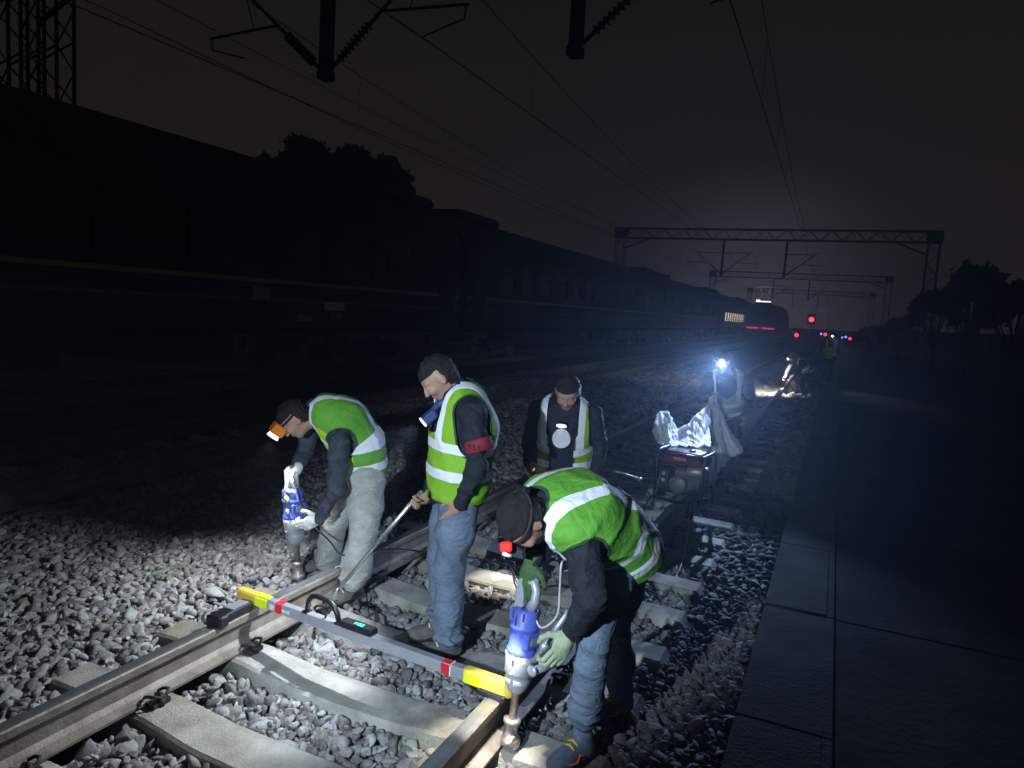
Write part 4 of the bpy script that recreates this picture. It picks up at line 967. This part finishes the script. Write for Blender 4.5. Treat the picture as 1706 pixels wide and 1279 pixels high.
# ------------------------------------------------------------------ passenger train
def coach_car(y0, L, idx, label):
    root = empty('passenger_coach', label, 'railway coach', (-9.1, y0, 0), 0, 'coaches of the stopped train'); HW = 1.55
    prof = [(-HW, 1.05), (-HW, 3.25), (-HW+.06, 3.55), (-HW+.32, 3.90), (-.75, 4.20), (0, 4.32), (.75, 4.20), (HW-.32, 3.90), (HW-.06, 3.55), (HW, 3.25), (HW, 1.05)]
    wins = []; y = 2.9
    while y < L-2.6: wins.append(y); y += 1.62
    lit = label.startswith('coach with lit')
    wz0, wz1 = (1.72, 2.55) if lit else (2.12, 3.02); WW = 1.15
    m = MB(); n = len(prof)
    # lower side, upper side and roof as long strips, window band with real openings
    def strip(x, z0, z1, ya, yb): m.box((x, (ya+yb)/2, (z0+z1)/2), (.06, yb-ya, z1-z0))
    for s in (-1, 1):
        x = s*(HW-.03); strip(x, 1.05, wz0, .15, L-.15); strip(x, wz1, 3.25, .15, L-.15); prev = .15
        for wy in wins: strip(x, wz0, wz1, prev, wy-WW/2); prev = wy+WW/2
        strip(x, wz0, wz1, prev, L-.15)
    for yy in (.15, L-.15): m.box((0, yy, 2.15), (3.0, .08, 2.2))
    m.box((0, L/2, 1.09), (3.0, L-.34, .08))
    m.build('body', coach, root)
    rp_ = prof[1:-1]; m = MB(); vs = []
    for yy in (.12, .5, L-.5, L-.12):
        k_ = .93 if yy in (.12, L-.12) else 1
        vs += [(x*k_, yy, 3.25+(z-3.25)*k_) for x, z in rp_]
    q_ = len(rp_); m.add(vs, [(i*q_+j, i*q_+j+1, (i+1)*q_+j+1, (i+1)*q_+j) for i in range(3) for j in range(q_-1)]+[tuple(range(q_))[::-1], tuple(3*q_+j for j in range(q_))], False)
    rf = m.build('roof', coachroof, root)
    for yy in (2.0, L-2.0):
        m = MB(); m.rbox((0, yy, 4.27), (1.9, 2.6, .30), .10); m.build('air_conditioner', coachroof, rf)
    if lit:
        m = MB()
        for wy in wins[1:]: m.box((HW-.10, wy, (wz0+wz1)/2), (.02, WW-.04, wz1-wz0-.04))
        m.build('lit_windows', emitm('window_light', (1, .84, .50), 1.5), root)
        m = MB(); m.box((HW-.10, wins[0], (wz0+wz1)/2), (.02, WW-.04, wz1-wz0-.04)); m.build('window', glassd, root)
    else:
        for wy in wins:
            m = MB(); m.box((HW-.07, wy, (wz0+wz1)/2), (.016, WW-.01, wz1-wz0-.01)); wd = m.build('window', glassd, root)
            if idx < 2:
                f = MB()
                for dz in (wz0+.03, wz1-.03, wz0+.58): f.box((HW-.045, wy, dz), (.03, WW-.02, .045))
                for dy in (-WW/2+.03, WW/2-.03): f.box((HW-.045, wy+dy, (wz0+wz1)/2), (.03, .045, wz1-wz0-.11))
                f.build('window_frame', mat('frame_grey', (.10, .12, .11), .5, .3), wd)
    for z in (1.90, 1.56):
        m = MB(); m.box((HW+.003, L/2, z), (.006, L-.5, .075 if z > 1.7 else .05)); m.build('yellow_stripe', stripey if z > 1.7 else mat('stripe_thin', (.20, .20, .08), .5), root)
    for yy in (.95, L-.95):
        m = MB(); m.box((HW+.006, yy, 2.12), (.02, .74, 2.0)); m.box((HW+.02, yy, 2.5), (.012, .42, .7)); d_ = m.build('door', mat('door_green', (.018, .045, .028), .4), root)
        m = MB(); m.tube([(HW+.05, yy+.45, 1.3), (HW+.05, yy+.45, 2.3)], .018, 6); m.build('handrail', greyp, d_)
        m = MB()
        for k_ in range(2): m.box((HW-.02, yy, .85-.28*k_), (.28, .65, .04))
        m.build('door_step', under, root)
    m = MB(); m.box((0, L/2, .98), (2.5, L-.6, .14)); 
    for yy in (7.5, 10.2, 13.4, 16.6): m.rbox((.7, yy+.2, .68), (1.0, 1.7, .48), .03); m.rbox((-.7, yy, .68), (1.0, 1.7, .48), .03)
    m.build('underframe', under, root)
    for yy in (3.9, L-3.9):
        m = MB(); 
        for s in (-1, 1):
            m.rbox((s*1.0, yy, .55), (.16, 3.2, .26), .03)
            for dy in (-1.2, 1.2): m.rbox((s*1.02, yy+dy, .46), (.22, .32, .30), .04); m.lathe((s*1.02, yy+dy*.5, .5), (0, 0, 1), [(.10, 0), (.10, .34)], 10)
        m.box((0, yy, .60), (1.9, .5, .16)); bg_ = m.build('bogie', under, root)
        for dy in (-1.2, 1.2):
            m = MB(); 
            for s in (-1, 1): m.lathe((s*.753-.065, yy+dy, .457), (1, 0, 0), [(.3, 0), (.455, .002), (.457, .13), (.3, .135)], 24)
            m.tube([(-.7, yy+dy, .457), (.7, yy+dy, .457)], .08, 8); m.build('wheelset', steelr, bg_)
    for yy in (.05, L-.05):
        m = MB(); m.rbox((0, yy, 2.2), (1.3, .34, 2.1), .05); m.build('gangway', under, root)
    return root
C0 = coach_car(-8.1, 25.5, 0, 'nearest dark green coach of the stopped train, yellow band under its windows, at far left')
C1 = coach_car(17.4, 25.5, 1, 'second dark green coach of the stopped train, beyond the first gap from the left')
coach_car(42.9, 21.0, 2, 'third dark coach of the stopped train, just before the lit windows')
coach_car(63.9, 21.0, 3, 'coach with lit yellowish windows at the far end of the stopped train')
coach_car(84.9, 25.5, 4, 'farthest unlit coach of the train, past the lit windows')
# plates on the near coach
def plate(root, px, py, w_, h, m_, name):
    d = CF+CR*(px-PW/2)/FPX-CU*(py-PH/2)/FPX; t_ = (-7.54-CAM[0])/d[0]; p = CAM+d*t_; m = MB(); m.box((1.57, p[1]-root.location.y, p[2]), (.012, w_, h)); m.build(name, m_, root)
plate(C0, 435, 488, .42, .24, mat('plate_pale', (.38, .40, .36), .5), 'destination_plate')
plate(C0, 557, 510, .62, .18, mat('plate_white', (.85, .88, .9), .4), 'number_plate')
plate(C0, 507, 530, .42, .14, mat('plate_orange', (.75, .33, .02), .4), 'warning_plate')
plate(C0, 560, 525, .40, .14, mat('plate_pale2', (.25, .28, .30), .5), 'number_plate')

# locomotive on the middle track, tail lights towards us
root = empty('locomotive', 'distant electric locomotive with two red light strips and a lit pantograph', 'locomotive', (-5.0, 74, 0))
m = MB(); vs = []
for y, k_ in ((0, .94), (.5, 1), (18, 1), (18.5, .94)): vs += [(x*k_, y, z) for x, z in [(-1.5, .5), (-1.55, 1.2), (-1.52, 2.6), (-1.2, 3.5), (-.7, 3.75), (.7, 3.75), (1.2, 3.5), (1.52, 2.6), (1.55, 1.2), (1.5, .5)]]
m.add(vs, [(i*10+j, i*10+(j+1) % 10, i*10+10+(j+1) % 10, i*10+10+j) for i in range(3) for j in range(10)]+[tuple(range(10))[::-1], tuple(30+j for j in range(10))]); m.build('body', mat('loco_body', (.012, .012, .02), .6), root)
m = MB(); m.box((-.62, -.02, 2.75), (.95, .04, .75)); m.box((.62, -.02, 2.75), (.95, .04, .75)); m.build('windscreen', glassd, root)
for s in (-1, 1):
    m = MB(); m.rbox((s*.72, -.05, 1.25), (1.15, .08, .14), .02); m.build('tail_light', emitm('tail_red', (1, .02, .08), .9), root)
m = MB(); m.box((0, -.02, 1.55), (2.6, .03, .10)); m.build('nose_stripe', mat('dull_red', (.2, .02, .03), .5), root)
m = MB(); m.tube([(-.5, 1.2, 3.8), (-.3, 2.4, 4.5), (-.5, 1.3, 5.3)], .03, 6); m.tube([(.5, 1.2, 3.8), (.3, 2.4, 4.5), (.5, 1.3, 5.3)], .03, 6); m.tube([(-.9, 1.3, 5.25), (-.6, 1.3, 5.35), (.6, 1.3, 5.35), (.9, 1.3, 5.25)], .03, 6); m.tube([(-.5, 1.2, 3.85), (.5, 1.2, 3.85)], .04, 6)
m.build('pantograph', mat('panto_grey', (.5, .5, .45), .5), root)
m = MB(); m.rbox((-.5, .6, 3.92), (.35, .3, .22), .03); m.rbox((.2, .6, 3.88), (1.0, .25, .10), .03); m.build('roof_lamp', emitm('roof_lamp_white', (.95, .9, .75), 2.2), root)
spot('roof_lamp_light', (-5.2, 74.3, 4.2), (-4.9, 77, 5.6), 60, 150, .5, (.9, .95, .85), .1)

# ------------------------------------------------------------------ overhead line gantries
def gantry(y, label, near=False):
    root = empty('gantry', label, 'gantry', (0, y, 0), 0, 'overhead line gantries'); XL, XR, ZB, ZT = (-15.5 if near else -15.9), 7.75, 8.35, 9.15
    def truss(m, a, b_, w_, h, n, axis):
        a = np.array(a, float); b_ = np.array(b_, float); d = b_-a; e1 = np.array((0, 1., 0)); e2 = nrm(np.cross(d, e1))
        for s in (-1, 1):
            for t_ in (-1, 1): m.tube([a+e1*s*w_/2+e2*t_*h/2, b_+e1*s*w_/2+e2*t_*h/2], .045, 5)
        for i in range(n):
            p, q_ = a+d*i/n, a+d*(i+1)/n; g_ = 1 if i % 2 else -1
            for s in (-1, 1): m.tube([p+e1*s*w_/2+e2*g_*h/2, q_+e1*s*w_/2-e2*g_*h/2], .022, 4)
            for t_ in (-1, 1): m.tube([p+e1*g_*w_/2+e2*t_*h/2, q_-e1*g_*w_/2+e2*t_*h/2], .022, 4)
    m = MB(); truss(m, (XL-.4, 0, (ZB+ZT)/2), (XR+.4, 0, (ZB+ZT)/2), .8, ZT-ZB, 30, 0)
    for s in (-1, 1):
        x = XL if s < 0 else XR; m.tube([(x-s*.3, 0, ZB-.9), (x-s*2.6, 0, ZB)], .06, 5)
    m.build('beam', gantm, root)
    for x in (XL, XR):
        m = MB(); 
        if near and x < 0: truss(m, (x-.45, 0, -.4), (x-.45, 0, ZT), .8, .62, 14, 1); truss(m, (x+.62, 0, -.4), (x+.62, 0, ZT), .8, .62, 14, 1)
        else: truss(m, (x, 0, -.4), (x, 0, ZT), .8, .75, 12, 1); m.box((x, 0, ZT-.4), (1.0, .95, .85))
        m.build('post', gantm, root)
    for xc, arms in (((-6.98, (-1, 1)), (-2.16, (1,))) if near else ((-7.2, (-1, 1)), (-2.35, (1,)))):
        m = MB(); m.box((xc, 0, 6.9), (.16, .05, 2.9)); m.box((xc-.07, 0, 6.9), (.025, .22, 2.9)); m.box((xc+.07, 0, 6.9), (.025, .22, 2.9)); m.box((xc, 0, 5.50), (.22, .24, .14)); dr = m.build('drop_post', gantm, root)
        if near: dr.location = (0, 0, .17)
        for s in arms:
            m = MB(); ex = 2.35
            m.tube([(xc+s*.12, 0, 5.62), (xc+s*1.05, 0, 6.40)], .035, 8); m.tube([(xc+s*1.0, 0, 6.36), (xc+s*2.1, 0, 7.28), (xc+s*2.4, 0, 7.5)], .032, 7)
            m.tube([(xc+s*.1, 0, 7.25), (xc+s*2.15, 0, 7.30)], .028, 6); m.tube([(xc+s*1.15, 0, 6.5), (xc+s*(ex+.55), .0, 6.42)], .024, 6); m.tube([(xc+s*(ex+.50), 0, 6.42), (xc+s*(ex+.48), 0, 6.2), (xc+s*(ex-.35), .0, 5.98)], .015, 5)
            m.tube([(xc+s*2.0, 0, 7.2), (xc+s*1.75, 0, 6.46)], .012, 4)
            cn = m.build('cantilever', gantm, root)
            m = MB(); d = nrm((s*.68, 0, .57)); p = np.array((xc+s*.30, 0, 5.77)); pr = []
            for i in range(9): pr += [(.040, .095*i), (.095 if near else .08, .095*i+.03), (.040, .095*i+.06)]
            m.lathe(p, d, pr, 10); m.build('insulator', insul, cn)
            if near: cn.location = (0, 0, .17)
    return root
gantry(10.7, 'nearest gantry, dark drop posts and V-shaped arms hanging in at the top edge', True)
gantry(60.7, 'second gantry, its long lattice beam spanning the tracks beyond the workers')
gantry(110.7, 'third gantry, seen smaller below the beam of the second')
gantry(160.7, 'farthest faint gantry, smallest of the row over the tracks')
for xc, nm in ((0.0, 'worked'), (-4.85, 'middle'), (-9.55, 'train')):
    Ys = [-39.3, 10.7, 60.7, 110.7, 160.7]
    m = MB(); ms = MB()
    for i in range(4):
        y0, y1 = Ys[i], Ys[i+1]; st0 = .2*(1 if i % 2 else -1)
        m.tube([(xc+st0, y0, 5.95), (xc-st0, y1, 5.95)], .009, 5, False)
        pts = []
        for k_ in range(13): t_ = k_/12; pts.append((xc+st0*(1-2*t_), y0+(y1-y0)*t_, 7.45-1.0*4*t_*(1-t_)))
        ms.tube(pts, .008, 5, False)
        for k_ in range(1, 12): m.tube([(pts[k_][0], pts[k_][1], 5.95), pts[k_]], .004, 4, False)
    c_ = empty('overhead_line', 'thin dark overhead line above the %s track' % nm, 'overhead line', (0, 0, 0), 0, 'overhead lines'); m.build('contact_wire', wirem, c_); ms.build('messenger_wire', wirem, c_)
for (x, z, l_) in ((-14.4, 8.9, 'feeder wire slung from the lattice mast above the train, the upper one'), (-13.2, 7.6, 'feeder wire slung from the lattice mast above the train, the lower one')):
    m = MB(); Ys = [-39.3, 10.7, 60.7, 110.7, 160.7]
    for i in range(4):
        m.tube([(x, Ys[i]+50*k_/10, z-.5*4*(k_/10)*(1-k_/10)) for k_ in range(11)], .010, 5, False)
    tag(m.build('feeder_wire', wirem), l_, 'wire', 'feeder wires')

# ------------------------------------------------------------------ signals and far lights
def ray_at(px, py, Y): d = CF+CR*(px-PW/2)/FPX-CU*(py-PH/2)/FPX; return CAM+d*((Y-CAM[1])/d[1])
def signal(px, py, Y, r, col, st, label, cat='signal', g=None, zb=-.2, pw_=0):
    r = r*1.4; p = ray_at(px, py, Y); root = empty('signal_light' if cat == 'signal' else 'yard_light', label, cat, (p[0], p[1], 0), 0, g)
    m = MB(); m.tube([(0, .12, zb), (0, .12, p[2]+.1)], .05, 8); m.build('post', gantm, root)
    m = MB(); m.rbox((0, .06, p[2]), (r*3.2, .20, r*4.4), .03); m.box((0, -.10, p[2]+r*1.1), (r*2.2, .2, .02)); hd_ = m.build('housing', black, root)
    m = MB(); m.lathe((0, -.05, p[2]), (0, -1, 0), [(r, 0), (r*.9, r*.3), (0, r*.4)], 14); m.build('lens', emitm(label[:12]+'_em', col, st), hd_)
    if pw_: spot('signal_beam', (p[0], p[1]-.2, p[2]), CAM, pw_, 120, .8, col, .1)
signal(1352, 532, 132, .30, (1, .03, .03), 9, 'brightest and highest red signal light on a post far down the line', g='far signals', pw_=60)
signal(1327, 558, 90, .16, (1, .03, .03), 5, 'low red signal light left of the far crouching worker', g='far signals')
signal(1375, 557, 100, .15, (1, .03, .08), 4, 'small red light just beside a blue one above the farthest worker', g='far signals')
signal(1368, 556, 104, .10, (.1, .3, 1), 4, 'tiny blue light left of the small red one above the farthest worker', g='far signals')
signal(1416, 564, 100, .13, (1, .03, .08), 3.5, 'small red light right of the farthest worker', g='far signals')
signal(1409, 561, 104, .10, (.1, .35, 1), 4, 'tiny blue light, right one of a pair beside a red light', g='far signals')
signal(1403, 562, 106, .09, (.1, .35, 1), 3, 'tiny blue light, left one of a pair beside a red light', g='far signals')
signal(1308, 542, 120, .16, (1, .85, .55), 3, 'small warm white yard light above the rails left of the red signal', 'lamp', 'yard lamps')
signal(1434, 565, 115, .07, (1, .75, .45), 1.2, 'faintest warm light at the right end of the row of far lights', 'lamp', 'yard lamps')
signal(1380, 525, 125, .06, (1, .3, .2), .8, 'dim reddish light on a mast above the farthest worker', 'lamp', 'yard lamps')

# ------------------------------------------------------------------ trees
leafm = mat('foliage', (.02, .035, .012), .9, 0, .5, 3); barkm = mat('bark', (.05, .04, .03), .95, 0, .3, 12)
def tree(x, y, H, blobs, nl, ls, label, cat='tree', g=None, name='tree'):
    root = empty(name, label, cat, (x, y, -.4), 0, g); rs = np.random.RandomState(int(abs(x*7+y*13)))
    m = MB(); m.tube([(0, 0, 0), (.1, 0, H*.3), (-.1, .1, H*.6), (0, 0, H*.8)], [.035*H*.5, .03*H*.5, .02*H*.5, .006*H], 8)
    for (bx, by, bz, br) in blobs: m.tube([(0, 0, H*.3), (bx*.5, by*.5, (bz+H*.3)*.5), (bx, by, bz)], [.015*H*.5, .01*H*.5, .004*H], 5)
    m.build('trunk', barkm, root); V = []; F = []
    for (bx, by, bz, br) in blobs:
        n_ = int(nl*1.5*br*br); d = rs.normal(size=(n_, 3)); d /= np.linalg.norm(d, axis=1)[:, None]; r_ = br*(rs.uniform(.3, 1.0, n_)**.7+rs.exponential(.10, n_))*(1+.22*np.sin(d[:, 0]*5+bx)*np.sin(d[:, 2]*6+bz)); c_ = np.array((bx, by, bz))+d*r_[:, None]*np.array([1, 1, .85])
        Rm = rotm(rs, n_); s = ls*rs.uniform(.6, 1.5, n_)
        q_ = np.array([(-1, 0, 0), (0, -.5, 0), (1, 0, .1), (0, .5, 0)]); v = np.einsum('nij,kj->nki', Rm, q_)*s[:, None, None]+c_[:, None, :]
        b0 = len(V)*0; F.append(np.arange(n_*4).reshape(n_, 4)+sum(len(a_) for a_ in V)); V.append(v.reshape(-1, 3))
    mesh_np('crown', np.concatenate(V), np.concatenate(F), leafm, root)
def crown(px, py, Y, wpx, hpx, n, seed, H=None):
    p = ray_at(px, py, Y); q_ = ray_at(px+wpx, py, Y); w_ = abs(q_[0]-p[0]); r2_ = random.Random(seed); h = w_*hpx/wpx; H = p[2]+.4; bl = []
    for i in range(int(n*1.7)): a_ = r2_.uniform(-1, 1); rr = w_*r2_.uniform(.13, .30); bl.append((a_*w_*.62, r2_.uniform(-.5, .5)*w_*.5, H-rr-abs(a_)**2*h*.5-r2_.uniform(0, .5)**1.5*h, rr))
    return p[0], Y, H, bl
for (px, py, wp, hp, n, sd, lb) in ((448, 252, 24, 34, 8, 1, 'small dark tree at the left of the clump behind the train'), (512, 226, 60, 90, 26, 2, 'tallest dark tree of the clump behind the train'), (588, 236, 66, 90, 28, 3, 'dark round tree in the middle of the clump behind the train'), (650, 256, 46, 90, 22, 4, 'dark tree at the right end of the clump behind the train, dropping steeply')):
    x, y, H, bl = crown(px, py, 42, wp, hp, n, sd); tree(x, y, H, bl, 900, .16, lb, 'tree', 'trees behind the train')
for (px, py, Y, wp, hp, n, sd, lb) in ((1628, 436, 34, 80, 110, 18, 5, 'largest dark tree at the right edge beyond the paved strip'), (1565, 478, 40, 60, 70, 14, 6, 'lower dark tree left of the largest one at right'), (1500, 528, 55, 46, 40, 8, 7, 'small dark tree beyond the gantry post at right'), (1455, 540, 75, 36, 30, 7, 8, 'smallest dark tree right of the far lights'), (1712, 462, 26, 90, 110, 16, 9, 'dark tree cut by the right picture edge')):
    x, y, H, bl = crown(px, py, Y, wp, hp, n, sd); tree(x, y, H, bl, 700 if Y > 30 else 1200, .17 if Y > 30 else .10, lb, 'tree', 'trees right of the tracks')
rs = random.Random(4)
m = MB(); m.box((9.5, 55, .5), (.25, 130, 2.6)); m.box((9.5, 55, 1.85), (.36, 130, .10))
for i in range(44): m.box((9.5, -9+3*i, .55), (.36, .34, 2.7))
tag(m.build('boundary_wall', mat('dark_wall', (.04, .04, .045), .9, 0, .3, 3, .4, 20)), 'low dark boundary wall along the right side below the trees', 'wall')

# ------------------------------------------------------------------ night haze, its blue volume also added to imitate lens flare
if HAZE:
    m = MB(); m.box((-15, 92, 9.4), (90, 250, 25.0)); hz = bpy.data.materials.new('haze'); hz.use_nodes = True; t = hz.node_tree; t.nodes.remove(t.nodes['Principled BSDF'])
    pv = t.nodes.new('ShaderNodeVolumePrincipled'); pv.inputs['Density'].default_value = HAZE; pv.inputs['Color'].default_value = (.62, .76, 1, 1); pv.inputs['Anisotropy'].default_value = .72
    t.links.new(pv.outputs[0], t.nodes['Material Output'].inputs['Volume'])
    tag(m.build('haze', hz), kind='stuff')
